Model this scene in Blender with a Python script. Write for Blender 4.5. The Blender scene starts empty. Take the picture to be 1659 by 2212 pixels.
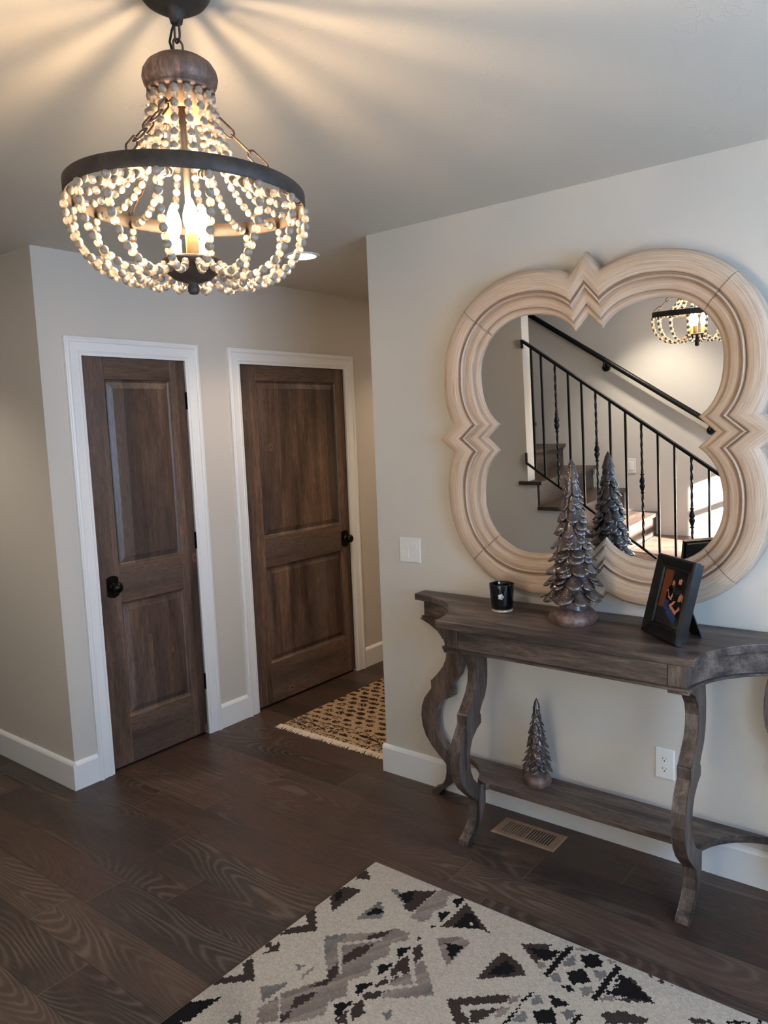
import bpy, bmesh, math, random
from mathutils import Vector, Matrix
random.seed(7)
S = bpy.context.scene
COL = S.collection
PI = math.pi

# ------------------------------------------------------------------ camera
F_PX = 1645.7
AZ, PIT, ROLL = 0.66885, 0.11066, -0.03933
cam_d = bpy.data.cameras.new('camera')
cam = bpy.data.objects.new('camera', cam_d)
COL.objects.link(cam)
d = Vector((-math.sin(AZ)*math.cos(PIT), math.cos(AZ)*math.cos(PIT), -math.sin(PIT)))
r = d.cross(Vector((0, 0, 1))).normalized()
u = r.cross(d)
r2 = r*math.cos(ROLL) + u*math.sin(ROLL)
u2 = u*math.cos(ROLL) - r*math.sin(ROLL)
cam.matrix_world = Matrix(((r2.x, u2.x, -d.x, 2.21372), (r2.y, u2.y, -d.y, -2.75022),
                           (r2.z, u2.z, -d.z, 1.64982), (0, 0, 0, 1)))
cam_d.sensor_fit = 'HORIZONTAL'
cam_d.sensor_width = 36.0
cam_d.lens = 36.0*F_PX/1659.0
cam_d.clip_start = 0.02
S.camera = cam

# ------------------------------------------------------------------ world, sun, exposure
S.view_settings.view_transform = 'Standard'
S.view_settings.look = 'None'
S.view_settings.gamma = 1.0
S.view_settings.use_curve_mapping = False
S.view_settings.exposure = 0.80
SKY = 8.6
SUN = 120.0
BULB = 365.0
CAN = 16.0
w = bpy.data.worlds.new('sky')
S.world = w
w.use_nodes = True
bg = w.node_tree.nodes['Background']
bg.inputs['Color'].default_value = (0.41, 0.65, 1.0, 1)
bg.inputs['Strength'].default_value = SKY
sl = bpy.data.lights.new('sun', 'SUN')
sl.energy = SUN
sl.angle = math.radians(0.6)
sl.color = (1.0, 0.97, 0.92)
so = bpy.data.objects.new('sun', sl)
COL.objects.link(so)
sd = Vector((-1.0, -0.35, -0.405)).normalized()
so.rotation_euler = sd.to_track_quat('-Z', 'Y').to_euler()
so.location = (6, 1, 4)
S.cycles.use_denoising = True
S.cycles.max_bounces = 10
S.cycles.diffuse_bounces = 6
S.cycles.glossy_bounces = 5
S.cycles.transparent_max_bounces = 16
S.cycles.sample_clamp_indirect = 8.0
S.cycles.caustics_reflective = False
S.cycles.caustics_refractive = False

# ------------------------------------------------------------------ helpers
def lin(c):
    return tuple((v/12.92 if v <= 0.04045 else ((v+0.055)/1.055)**2.4) for v in c)
def rgb(r, g, b):
    return lin((r/255, g/255, b/255)) + (1,)

class MB:
    """collects faces; build() links them as one mesh object"""
    def __init__(s):
        s.v, s.f, s.m, s.sm = [], [], [], []
    def add(s, vs, fs, mi=0, smooth=False):
        o = len(s.v)
        s.v += [tuple(p) for p in vs]
        for f in fs:
            s.f.append(tuple(i+o for i in f)); s.m.append(mi); s.sm.append(smooth)
        return s
    def box(s, a, b, mi=0):
        x0, y0, z0 = [min(a[i], b[i]) for i in range(3)]
        x1, y1, z1 = [max(a[i], b[i]) for i in range(3)]
        return s.add([(x0,y0,z0),(x1,y0,z0),(x1,y1,z0),(x0,y1,z0),(x0,y0,z1),(x1,y0,z1),(x1,y1,z1),(x0,y1,z1)],
                     [(0,3,2,1),(4,5,6,7),(0,1,5,4),(1,2,6,5),(2,3,7,6),(3,0,4,7)], mi)
    def prism(s, poly, h0, h1, axes='xyz', mi=0, smooth=False):
        """poly in first two axes, extruded along third"""
        ix = {'x': 0, 'y': 1, 'z': 2}
        A, B, C_ = [ix[c] for c in axes]
        n = len(poly); vs = []
        for h in (h0, h1):
            for p in poly:
                q = [0, 0, 0]; q[A] = p[0]; q[B] = p[1]; q[C_] = h
                vs.append(tuple(q))
        s.add(vs, [(i, (i+1) % n, n+(i+1) % n, n+i) for i in range(n)], mi, smooth)
        s.add(vs, [tuple(range(n))[::-1], tuple(range(n, 2*n))], mi, False)
        return s
    def lathe(s, prof, c=(0, 0, 0), n=24, mi=0, smooth=True, cap=True):
        vs = []; fs = []
        for (rr, z) in prof:
            for k in range(n):
                a = 2*PI*k/n
                vs.append((c[0]+rr*math.cos(a), c[1]+rr*math.sin(a), c[2]+z))
        m = len(prof)
        for i in range(m-1):
            for k in range(n):
                fs.append((i*n+k, i*n+(k+1) % n, (i+1)*n+(k+1) % n, (i+1)*n+k))
        s.add(vs, fs, mi, smooth)
        if cap:
            if prof[0][0] > 1e-6: s.add(vs[:n], [tuple(range(n))[::-1]], mi)
            if prof[-1][0] > 1e-6: s.add(vs[(m-1)*n:], [tuple(range(n))], mi)
        return s
    def tube(s, pts, rad, n=8, mi=0, closed=False, cap=True):
        pts = [Vector(p) for p in pts]; m = len(pts)
        rads = rad if isinstance(rad, (list, tuple)) else [rad]*m
        vs = []; fs = []
        t0 = (pts[1]-pts[0]).normalized()
        nrm = t0.orthogonal().normalized()
        for i in range(m):
            if closed: t = (pts[(i+1) % m]-pts[i-1]).normalized()
            else: t = (pts[min(i+1, m-1)]-pts[max(i-1, 0)]).normalized()
            nrm = (nrm - t*nrm.dot(t)).normalized()
            b = t.cross(nrm)
            for k in range(n):
                a = 2*PI*k/n
                vs.append(pts[i]+(nrm*math.cos(a)+b*math.sin(a))*rads[i])
        for i in range(m if closed else m-1):
            j = (i+1) % m
            for k in range(n):
                fs.append((i*n+k, i*n+(k+1) % n, j*n+(k+1) % n, j*n+k))
        s.add(vs, fs, mi, True)
        if cap and not closed:
            s.add(vs[:n], [tuple(range(n))[::-1]], mi); s.add(vs[-n:], [tuple(range(n))], mi)
        return s
    def ball(s, c, rad, nu=10, nv=7, mi=0, sc=(1, 1, 1)):
        vs = [(c[0], c[1], c[2]-rad*sc[2])]
        for j in range(1, nv):
            p = -PI/2+PI*j/nv
            for k in range(nu):
                a = 2*PI*k/nu
                vs.append((c[0]+rad*sc[0]*math.cos(p)*math.cos(a), c[1]+rad*sc[1]*math.cos(p)*math.sin(a), c[2]+rad*sc[2]*math.sin(p)))
        vs.append((c[0], c[1], c[2]+rad*sc[2])); top = len(vs)-1
        fs = [(0, 1+(k+1) % nu, 1+k) for k in range(nu)]
        for j in range(nv-2):
            for k in range(nu):
                a = 1+j*nu; b = a+nu
                fs.append((a+k, a+(k+1) % nu, b+(k+1) % nu, b+k))
        a = 1+(nv-2)*nu
        fs += [(a+k, a+(k+1) % nu, top) for k in range(nu)]
        return s.add(vs, fs, mi, True)
    def xf(s, M):
        s.v = [tuple(M @ Vector(p)) for p in s.v]; return s
    def mesh(s, name, mats):
        me = bpy.data.meshes.new(name)
        me.from_pydata(s.v, [], s.f)
        for m in (mats if isinstance(mats, (list, tuple)) else [mats]): me.materials.append(m)
        me.polygons.foreach_set('material_index', s.m)
        me.polygons.foreach_set('use_smooth', s.sm)
        bm = bmesh.new(); bm.from_mesh(me)
        bmesh.ops.recalc_face_normals(bm, faces=bm.faces)
        bm.to_mesh(me); bm.free()
        me.update()
        return me
    def build(s, name, mats, parent=None, bevel=0.0, seg=2, loc=None):
        o = bpy.data.objects.new(name, s.mesh(name, mats))
        COL.objects.link(o)
        if parent is not None: o.parent = parent
        if loc is not None: o.location = loc
        if bevel > 0:
            weld = o.modifiers.new('weld', 'WELD'); weld.merge_threshold = 1e-5
            b = o.modifiers.new('bevel', 'BEVEL'); b.width = bevel; b.segments = seg
            b.limit_method = 'ANGLE'; b.angle_limit = math.radians(35)
        return o

def tag(o, label=None, cat=None, group=None, kind=None):
    if label: o['label'] = label
    if cat: o['category'] = cat
    if group: o['group'] = group
    if kind: o['kind'] = kind
    return o
def thing(name, loc, label, cat, rz=0.0, group=None, kind=None):
    o = bpy.data.objects.new(name, None); COL.objects.link(o)
    o.location = loc; o.rotation_euler = (0, 0, rz); o.empty_display_size = 0.1
    return tag(o, label, cat, group, kind)

def wall_grid(mb, axis, p0, p1, us, vs, holes, mi=0):
    """slab between p0,p1 on axis ('x' or 'y'); u = other horizontal axis, v = z; holes = list of (u0,u1,v0,v1)"""
    U = sorted(set(list(us)+[h[0] for h in holes]+[h[1] for h in holes]))
    V = sorted(set(list(vs)+[h[2] for h in holes]+[h[3] for h in holes]))
    def solid(i, j):
        if i < 0 or j < 0 or i >= len(U)-1 or j >= len(V)-1: return False
        cu, cv = (U[i]+U[i+1])/2, (V[j]+V[j+1])/2
        return not any(h[0] < cu < h[1] and h[2] < cv < h[3] for h in holes)
    def P(p, a, b): return (p, a, b) if axis == 'x' else (a, p, b)
    for i in range(len(U)-1):
        for j in range(len(V)-1):
            if not solid(i, j): continue
            a0, a1, b0, b1 = U[i], U[i+1], V[j], V[j+1]
            for p in (p0, p1):
                mb.add([P(p,a0,b0),P(p,a1,b0),P(p,a1,b1),P(p,a0,b1)], [(0,1,2,3)], mi)
            if not solid(i-1, j): mb.add([P(p0,a0,b0),P(p1,a0,b0),P(p1,a0,b1),P(p0,a0,b1)], [(0,1,2,3)], mi)
            if not solid(i+1, j): mb.add([P(p0,a1,b0),P(p1,a1,b0),P(p1,a1,b1),P(p0,a1,b1)], [(0,1,2,3)], mi)
            if not solid(i, j-1): mb.add([P(p0,a0,b0),P(p1,a0,b0),P(p1,a1,b0),P(p0,a1,b0)], [(0,1,2,3)], mi)
            if not solid(i, j+1): mb.add([P(p0,a0,b1),P(p1,a0,b1),P(p1,a1,b1),P(p0,a1,b1)], [(0,1,2,3)], mi)
    return mb

# ------------------------------------------------------------------ materials
class NT:
    def __init__(s, name):
        s.mat = bpy.data.materials.new(name); s.mat.use_nodes = True
        s.t = s.mat.node_tree; s.b = s.t.nodes['Principled BSDF']
    def n(s, ty, **kw):
        nd = s.t.nodes.new(ty)
        for k, v in kw.items(): setattr(nd, k, v)
        return nd
    def l(s, a, b): s.t.links.new(a, b)
    def val(s, sock, v):
        if hasattr(v, 'is_output') or isinstance(v, bpy.types.NodeSocket): s.l(v, sock)
        else: sock.default_value = v
    def math(s, op, a, b=0.0, c=None):
        nd = s.n('ShaderNodeMath', operation=op)
        s.val(nd.inputs[0], a); s.val(nd.inputs[1], b)
        if c is not None: s.val(nd.inputs[2], c)
        return nd.outputs[0]
    def coords(s, kind='Object', scale=(1, 1, 1), loc=(0, 0, 0), rot=(0, 0, 0)):
        tc = s.n('ShaderNodeTexCoord'); mp = s.n('ShaderNodeMapping')
        mp.inputs['Scale'].default_value = scale; mp.inputs['Location'].default_value = loc
        mp.inputs['Rotation'].default_value = rot
        s.l(tc.outputs[kind], mp.inputs[0]); return mp.outputs[0]
    def noise(s, vec, scale=5, detail=4, rough=0.5, dist=0.0, out='Fac'):
        nd = s.n('ShaderNodeTexNoise')
        s.l(vec, nd.inputs['Vector'])
        nd.inputs['Scale'].default_value = scale; nd.inputs['Detail'].default_value = detail
        nd.inputs['Roughness'].default_value = rough; nd.inputs['Distortion'].default_value = dist
        return nd.outputs[out]
    def ramp(s, fac, stops, interp='LINEAR'):
        nd = s.n('ShaderNodeValToRGB'); s.l(fac, nd.inputs[0])
        nd.color_ramp.interpolation = interp
        el = nd.color_ramp.elements
        while len(el) > 1: el.remove(el[-1])
        for i, (p, c) in enumerate(stops):
            e = el[0] if i == 0 else el.new(p)
            e.position = p; e.color = c if len(c) == 4 else tuple(c)+(1,)
        return nd.outputs[0]
    def mix(s, fac, a, b, mode='MIX'):
        nd = s.n('ShaderNodeMix', data_type='RGBA', blend_type=mode)
        s.val(nd.inputs[0], fac); s.val(nd.inputs[6], a); s.val(nd.inputs[7], b)
        return nd.outputs[2]
    def bump(s, h, strength=0.2, dist=0.01):
        nd = s.n('ShaderNodeBump'); s.l(h, nd.inputs['Height'])
        nd.inputs['Strength'].default_value = strength; nd.inputs['Distance'].default_value = dist
        s.l(nd.outputs[0], s.b.inputs['Normal'])
    def set(s, **kw):
        for k, v in kw.items():
            s.val(s.b.inputs[k.replace('_', ' ')], v)
        return s.mat

def plain(name, c, rough=0.5, metal=0.0, bump=0.0, bscale=60, **kw):
    t = NT(name)
    t.set(Base_Color=c, Roughness=rough, Metallic=metal, **kw)
    v = t.coords()
    nz = t.noise(v, bscale, 3)
    va = 0.004 if min(c[:3]) > 0.5 else 0.11
    col = t.ramp(nz, [(0.3, tuple(x*(1-va) for x in c[:3])), (0.7, tuple(min(1, x*(1+va)) for x in c[:3]))])
    t.l(col, t.b.inputs['Base Color'])
    if bump: t.bump(nz, bump, 0.004)
    return t.mat

WALL_C = rgb(201, 195, 185)
def wall_mat(name, c, strength):
    t = NT(name)
    v = t.coords()
    t.set(Base_Color=c, Roughness=0.62)
    t.b.inputs['Specular IOR Level'].default_value = 0.3
    n1 = t.noise(v, 160, 3, 0.6); n2 = t.noise(v, 14, 2)
    t.bump(t.math('ADD', n1, t.math('MULTIPLY', n2, 0.7)), strength, 0.002)
    return t.mat
M_WALL = wall_mat('wall_paint', WALL_C, 0.12)

def ceil_mat():
    t = NT('ceiling_paint')
    v = t.coords()
    t.set(Base_Color=rgb(195, 189, 177), Roughness=0.55)
    n1 = t.noise(v, 120, 4, 0.65)
    # hand trowelled skip marks: short random ridges
    vo = t.n('ShaderNodeTexVoronoi', feature='DISTANCE_TO_EDGE'); 
    nz = t.noise(v, 9, 3, 0.5, out='Color')
    mx = t.n('ShaderNodeMix', data_type='VECTOR'); mx.inputs[0].default_value = 0.12
    t.l(v, mx.inputs[4]); t.l(nz, mx.inputs[5]); t.l(mx.outputs[1], vo.inputs['Vector'])
    vo.inputs['Scale'].default_value = 24
    ridge = t.ramp(vo.outputs['Distance'], [(0.0, (1, 1, 1)), (0.035, (0, 0, 0))])
    gate = t.ramp(t.noise(v, 7, 2), [(0.55, (0, 0, 0)), (0.68, (1, 1, 1))])
    h = t.math('ADD', t.math('MULTIPLY', n1, 0.55), t.math('MULTIPLY', t.math('MULTIPLY', ridge, gate), 0.9))
    t.bump(h, 0.30, 0.003)
    return t.mat
M_CEIL = ceil_mat()
M_TRIM = plain('trim_white', rgb(232, 232, 230), 0.32)
M_PLATE = plain('plate_white', rgb(226, 224, 218), 0.3)
M_BLACK = plain('oil_rubbed_bronze', rgb(22, 19, 18), 0.3, 0.7)
M_IRON = plain('black_iron', rgb(22, 21, 22), 0.42, 0.5, 0.1, 90)
M_SLOT = plain('slot_black', rgb(12, 11, 11), 0.8)

def floor_mat():
    t = NT('oak_planks')
    tc = t.n('ShaderNodeTexCoord'); sp = t.n('ShaderNodeSeparateXYZ'); t.l(tc.outputs['Object'], sp.inputs[0])
    x, y = sp.outputs[0], sp.outputs[1]
    yy = t.math('DIVIDE', t.math('ADD', y, 0.765+0.168*40), 0.168)
    row = t.math('FLOOR', yy); fy = t.math('FRACT', yy)
    wn = t.n('ShaderNodeTexWhiteNoise', noise_dimensions='1D'); t.l(row, wn.inputs['W'])
    xx = t.math('DIVIDE', t.math('ADD', x, t.math('MULTIPLY', wn.outputs['Value'], 3.1)), 1.35)
    xx = t.math('ADD', xx, 20.0)
    ix = t.math('FLOOR', xx); fx = t.math('FRACT', xx)
    cb = t.n('ShaderNodeCombineXYZ'); t.l(row, cb.inputs[0]); t.l(ix, cb.inputs[1])
    w2 = t.n('ShaderNodeTexWhiteNoise', noise_dimensions='3D'); t.l(cb.outputs[0], w2.inputs['Vector'])
    rnd = w2.outputs['Value']
    # grain coordinates, different on every plank
    g = t.n('ShaderNodeCombineXYZ')
    t.l(t.math('ADD', x, t.math('MULTIPLY', rnd, 37.0)), g.inputs[0]); t.l(t.math('ADD', y, t.math('MULTIPLY', rnd, 11.0)), g.inputs[1]); t.l(t.math('MULTIPLY', rnd, 5.0), g.inputs[2])
    def gmap(sx, sy):
        m = t.n('ShaderNodeMapping'); t.l(g.outputs[0], m.inputs[0]); m.inputs['Scale'].default_value = (sx, sy, 1); return m.outputs[0]
    # cathedral figure: contour lines of a long smooth noise field
    big = t.noise(gmap(0.75, 4.2), 1.0, 1.2, 0.4, 0.25)
    wob = t.noise(gmap(7, 26), 1.0, 2, 0.5)
    ph = t.math('ADD', t.math('MULTIPLY', big, 270.0), t.math('MULTIPLY', wob, 4.2))
    ring = t.math('MULTIPLY', t.math('ADD', t.math('SINE', ph), 1.0), 0.5)
    ringp = t.math('POWER', ring, 2.6)
    fine = t.noise(gmap(3.0, 70), 4, 5, 0.65)
    pores = t.ramp(t.noise(gmap(5.0, 160), 2.4, 2, 0.6), [(0.56, (0, 0, 0)), (0.66, (1, 1, 1))])
    patch = t.noise(gmap(1.3, 4.5), 1.6, 2)
    fig = t.ramp(t.noise(gmap(0.9, 3.2), 1.5, 1), [(0.45, (0.06,)*3), (0.62, (0.42,)*3)])
    base = t.ramp(rnd, [(0.0, rgb(56, 46, 41)), (0.25, rgb(80, 61, 52)), (0.45, rgb(64, 54, 48)), (0.65, rgb(88, 69, 58)), (0.85, rgb(70, 60, 52)), (1.0, rgb(80, 70, 61))], 'CONSTANT')
    c = t.mix(t.ramp(patch, [(0.40, (0, 0, 0)), (0.72, (0.7, 0.7, 0.7))]), base, t.mix(0.5, base, rgb(98, 60, 44)))
    c = t.mix(t.math('MULTIPLY', t.ramp(patch, [(0.25, (1, 1, 1)), (0.42, (0, 0, 0))]), 0.5), c, rgb(44, 35, 31))
    c = t.mix(t.math('MULTIPLY', t.ramp(fine, [(0.35, (1, 1, 1)), (0.6, (0, 0, 0))]), 0.40), c, rgb(40, 31, 26))
    c = t.mix(t.math('MULTIPLY', ringp, fig), c, rgb(132, 114, 98))
    c = t.mix(t.math('MULTIPLY', pores, 0.16), c, rgb(140, 122, 106))
    e1 = t.math('LESS_THAN', fy, 0.014); e2 = t.math('LESS_THAN', fx, 0.0022)
    edge = t.math('MAXIMUM', e1, e2)
    c = t.mix(t.math('MULTIPLY', edge, 0.8), c, t.mix(e2, rgb(26, 20, 17), rgb(122, 100, 78)))
    c = t.mix(1.0, c, (0.80, 0.79, 0.78, 1), 'MULTIPLY')
    t.l(c, t.b.inputs['Base Color'])
    t.l(t.ramp(fine, [(0.2, (0.48,)*3), (0.8, (0.38,)*3)]), t.b.inputs['Roughness'])
    t.b.inputs['Specular IOR Level'].default_value = 0.42
    h = t.math('SUBTRACT', t.math('ADD', t.math('MULTIPLY', fine, 0.5), t.math('MULTIPLY', ringp, -0.30)), t.math('MULTIPLY', edge, 1.6))
    t.bump(h, 0.22, 0.002)
    return t.mat
M_FLOOR = floor_mat()

def wood_mat(name, cols, axis='z', rough=0.4, knots=0.0, freq=1.0, patch_c=None, spec=0.5, contrast=1.0, stave=0.0):
    """stained wood with the grain along one object axis"""
    t = NT(name)
    sc = {'x': (1.0, 9, 9), 'y': (9, 1.0, 9), 'z': (9, 9, 1.0)}[axis]
    sc = tuple(q*freq for q in sc)
    oi = t.n('ShaderNodeObjectInfo')
    tc = t.n('ShaderNodeTexCoord')
    off = t.n('ShaderNodeVectorMath', operation='ADD'); t.l(tc.outputs['Object'], off.inputs[0])
    sc_ = t.n('ShaderNodeVectorMath', operation='SCALE'); sc_.inputs[0].default_value = (7, 5, 9); t.l(oi.outputs['Random'], sc_.inputs['Scale']); t.l(sc_.outputs[0], off.inputs[1])
    mp = t.n('ShaderNodeMapping'); mp.inputs['Scale'].default_value = sc; t.l(off.outputs[0], mp.inputs[0])
    v = mp.outputs[0]
    n1 = t.noise(v, 1.0, 4, 0.55, 0.6)
    n2 = t.noise(v, 7.0, 4, 0.6, 0.2)
    n3 = t.noise(v, 0.45, 2, 0.5)
    fac = t.math('ADD', t.math('MULTIPLY', n1, 0.65), t.math('MULTIPLY', n2, 0.35))
    c = t.ramp(fac, [(0.5-0.16/contrast, cols[0]), (0.5, cols[1]), (0.5+0.16/contrast, cols[2])])
    if patch_c:
        c = t.mix(t.ramp(n3, [(0.45, (0, 0, 0)), (0.7, (0.8, 0.8, 0.8))]), c, patch_c)
    if stave:     # glued-up boards of slightly different tone
        sx = t.n('ShaderNodeSeparateXYZ'); t.l(off.outputs[0], sx.inputs[0])
        w_ = t.n('ShaderNodeTexWhiteNoise', noise_dimensions='1D')
        t.l(t.math('FLOOR', t.math('DIVIDE', sx.outputs[1], stave)), w_.inputs['W'])
        c = t.mix(1.0, c, t.ramp(w_.outputs['Value'], [(0.0, (0.62, 0.60, 0.60)), (0.5, (0.95, 0.95, 0.97)), (1.0, (1.35, 1.28, 1.2))]), 'MULTIPLY')
    c = t.mix(t.math('MULTIPLY', t.ramp(t.noise(v, 22.0, 3), [(0.38, (1, 1, 1)), (0.52, (0, 0, 0))]), 0.4), c, tuple(q*0.45 for q in cols[0][:3])+(1,))
    if knots:
        vo = t.n('ShaderNodeTexVoronoi'); mk = t.n('ShaderNodeMapping')
        ks = {'x': (0.6, 1, 1), 'y': (1, .6, 1), 'z': (1, 1, 0.6)}[axis]
        mk.inputs['Scale'].default_value = ks; t.l(off.outputs[0], mk.inputs[0]); t.l(mk.outputs[0], vo.inputs['Vector'])
        vo.inputs['Scale'].default_value = 6.0
        kd = t.math('ADD', vo.outputs['Distance'], t.math('MULTIPLY', t.noise(off.outputs[0], 60, 2), 0.04))
        sel = t.math('GREATER_THAN', t.math('FRACT', t.math('MULTIPLY', vo.outputs['Color'], 7.13)), 1.0-knots)
        c = t.mix(t.math('MULTIPLY', sel, t.ramp(kd, [(0.05, (1, 1, 1)), (0.14, (0, 0, 0))])), c, tuple(q*1.15 for q in (cols[2][0]*1.15, cols[2][1]*0.8, cols[2][2]*0.65))+(1,))
        c = t.mix(t.math('MULTIPLY', sel, t.ramp(kd, [(0.045, (1, 1, 1)), (0.07, (0, 0, 0))])), c, tuple(q*0.25 for q in cols[0][:3])+(1,))
    t.l(c, t.b.inputs['Base Color'])
    t.set(Roughness=rough)
    t.b.inputs['Specular IOR Level'].default_value = spec
    t.bump(t.math('ADD', n2, t.math('MULTIPLY', n1, 0.4)), 0.12, 0.002)
    return t.mat
DC = (rgb(62, 48, 40), rgb(98, 77, 64), rgb(124, 98, 81))
M_DOORV = wood_mat('knotty_alder_upright', DC, 'z', 0.38, 0.60, patch_c=rgb(84, 76, 72), stave=0.083, contrast=1.3)
M_DOORH = wood_mat('knotty_alder_level', DC, 'y', 0.38, 0.45, patch_c=rgb(80, 70, 64))
TC = (rgb(42, 34, 30), rgb(80, 67, 60), rgb(116, 99, 89))
M_TABX = wood_mat('table_wood_long', TC, 'x', 0.42, 0, 1.6, contrast=1.45)
M_TABZ = wood_mat('table_wood_upright', TC, 'z', 0.45, 0, 1.4, contrast=1.45)
M_STAIR = wood_mat('stair_tread_wood', (rgb(40, 30, 26), rgb(62, 48, 41), rgb(84, 68, 58)), 'y', 0.38, 0, 1.2)
M_CAP = wood_mat('weathered_cap_wood', (rgb(58, 44, 40), rgb(98, 76, 66), rgb(150, 118, 94)), 'z', 0.5, 0, 2.0)

def metal_rough(name, a, b, rough=0.5, metal=0.6, sc=40):
    t = NT(name); v = t.coords()
    n = t.noise(v, sc, 4, 0.6)
    t.set(Base_Color=t.ramp(n, [(0.35, a), (0.65, b)]), Roughness=rough, Metallic=metal)
    t.bump(n, 0.15, 0.003)
    return t.mat
M_BRONZE = metal_rough('dark_bronze_metal', rgb(38, 32, 28), rgb(60, 50, 43), 0.6, 0.15)
M_RUST = metal_rough('rusty_chain_metal', rgb(60, 44, 36), rgb(104, 80, 64), 0.5, 0.5)

# ------------------------------------------------------------------ room shell
H = 2.506
XD = -1.113          # face of the wall with the two doors
YL = -0.974          # face of the short return wall at the left
def st(mb, name, mat, label, cat, bevel=0, parent=None):
    return tag(mb.build(name, mat, parent, bevel), label, cat, None, 'structure')

st(MB().box((-4.62, -3.52, -0.12), (3.55, 2.72, 0.0)), 'floor', M_FLOOR, 'dark brown oak plank floor running through entry and hall', 'floor')
st(MB().box((-4.62, -3.52, H), (3.55, 2.72, H+0.12)), 'ceiling', M_CEIL, 'greige hand-textured ceiling lit by the chandelier', 'ceiling')
st(MB().box((0.0, 0.0, 0), (3.4, 0.12, H)), 'wall_right', M_WALL, 'pale greige wall carrying the quatrefoil mirror behind the console table', 'wall')
st(MB().box((0.0, 0.1201, 0), (0.12, 2.6, H)), 'wall_hall', M_WALL, 'hall side wall hidden behind the mirror wall corner', 'wall')
st(MB().box((-1.25, 2.6, 0), (0.12, 2.72, H)), 'wall_hall_end', M_WALL, 'far end wall of the little hall beyond the rug', 'wall')
D1 = (-0.783, -0.179); D2 = (0.180, 1.093); ZO = 2.045
mb = wall_grid(MB(), 'x', XD-0.14, XD, (YL+0.12, 2.6), (0, H), [(D1[0], D1[1], 0, ZO), (D2[0], D2[1], 0, ZO)])
mb.box((XD-0.16, YL+0.12, 0), (XD-0.141, 2.6, H))
st(mb, 'wall_back', M_WALL, 'greige wall with two dark wooden doors', 'wall')
st(MB().box((-4.5, YL, 0), (XD, YL+0.12, H)), 'wall_left', M_WALL, 'shadowed return wall at the left edge of the photo', 'wall')
st(MB().box((-4.62, -3.4, 0), (-4.5, YL+0.12, H)), 'wall_far', M_WALL, 'end wall of the side passage out of view', 'wall')
st(MB().box((-4.5, -2.51, 0), (-0.45, -2.4, H)), 'wall_stair_side', M_WALL, 'wall beside the stairs ending in a pale vertical edge in the mirror', 'wall')
st(MB().box((-4.62, -3.52, 0), (3.55, -3.4, H)), 'wall_stair', M_WALL, 'wall behind the stairs with the handrail seen in the mirror', 'wall')
WIN = [(-2.80, -2.31, 0.95, 2.17), (-2.20, -1.42, 0.95, 2.17), (-1.26, -0.26, 0.95, 2.17)]  # third opening is added to bring more daylight onto the stair walls
mb = wall_grid(MB(), 'x', 3.4, 3.55, (-3.4, 0.12), (0, H), WIN)
st(mb, 'wall_front', M_WALL, 'front wall with the entry windows behind the photographer', 'wall')
for k, wdw in enumerate(WIN):
    wx = 3.42
    wr = thing('window_%d' % (k+1), (wx, (wdw[0]+wdw[1])/2, wdw[2]), ('entry window nearest the stairs', 'middle entry window', 'added window nearest the mirror wall, giving extra daylight')[k], 'window', 0, None, 'structure')
    hw = (wdw[1]-wdw[0])/2; hh = wdw[3]-wdw[2]
    f = MB()
    f.box((0.0, -hw, 0), (0.06, -hw+0.03, hh)).box((0.0, hw-0.03, 0), (0.06, hw, hh))
    f.box((0.0, -hw+0.03, 0), (0.06, hw-0.03, 0.03)).box((0.0, -hw+0.03, hh-0.012), (0.06, hw-0.03, hh))
    f.box((0.01, -hw+0.03, 0.93), (0.05, hw-0.03, 0.985))
    f.build('window_frame', M_TRIM, wr)
    t = NT('window_glass_%d' % k)
    tr = t.n('ShaderNodeBsdfTransparent'); gl = t.n('ShaderNodeBsdfGlossy'); gl.inputs['Roughness'].default_value = 0.02
    ms = t.n('ShaderNodeMixShader'); ms.inputs[0].default_value = 0.06
    t.l(tr.outputs[0], ms.inputs[1]); t.l(gl.outputs[0], ms.inputs[2])
    t.l(ms.outputs[0], t.t.nodes['Material Output'].inputs[0])
    MB().box((0.028, -hw+0.03, 0.03), (0.032, hw-0.03, hh-0.03)).build('pane', t.mat, wr)
    # light portal: guides sky sampling through the opening
    pl = bpy.data.lights.new('sky_portal', 'AREA'); pl.shape = 'RECTANGLE'; pl.size = hh; pl.size_y = 2*hw
    pl.cycles.is_portal = True
    po = bpy.data.objects.new('sky_portal', pl); COL.objects.link(po)
    po.location = (3.56, (wdw[0]+wdw[1])/2, (wdw[2]+wdw[3])/2)
    po.rotation_euler = (0, math.radians(90), 0)

# added unseen garage outside, placed to keep the sun off the added third window
g_ = MB().box((8.4, 0.46, -0.12), (11.0, 1.70, 3.6))
g_.prism([(0.36, 3.6), (1.80, 3.6), (1.08, 4.9)], 8.3, 11.1, 'yzx')
tag(g_.build('wall_blocker', plain('blocker_siding', rgb(190, 186, 178), 0.7)), 'added pale gabled garage wall standing outside beyond the entry windows', 'blocker', None, 'structure')

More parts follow.
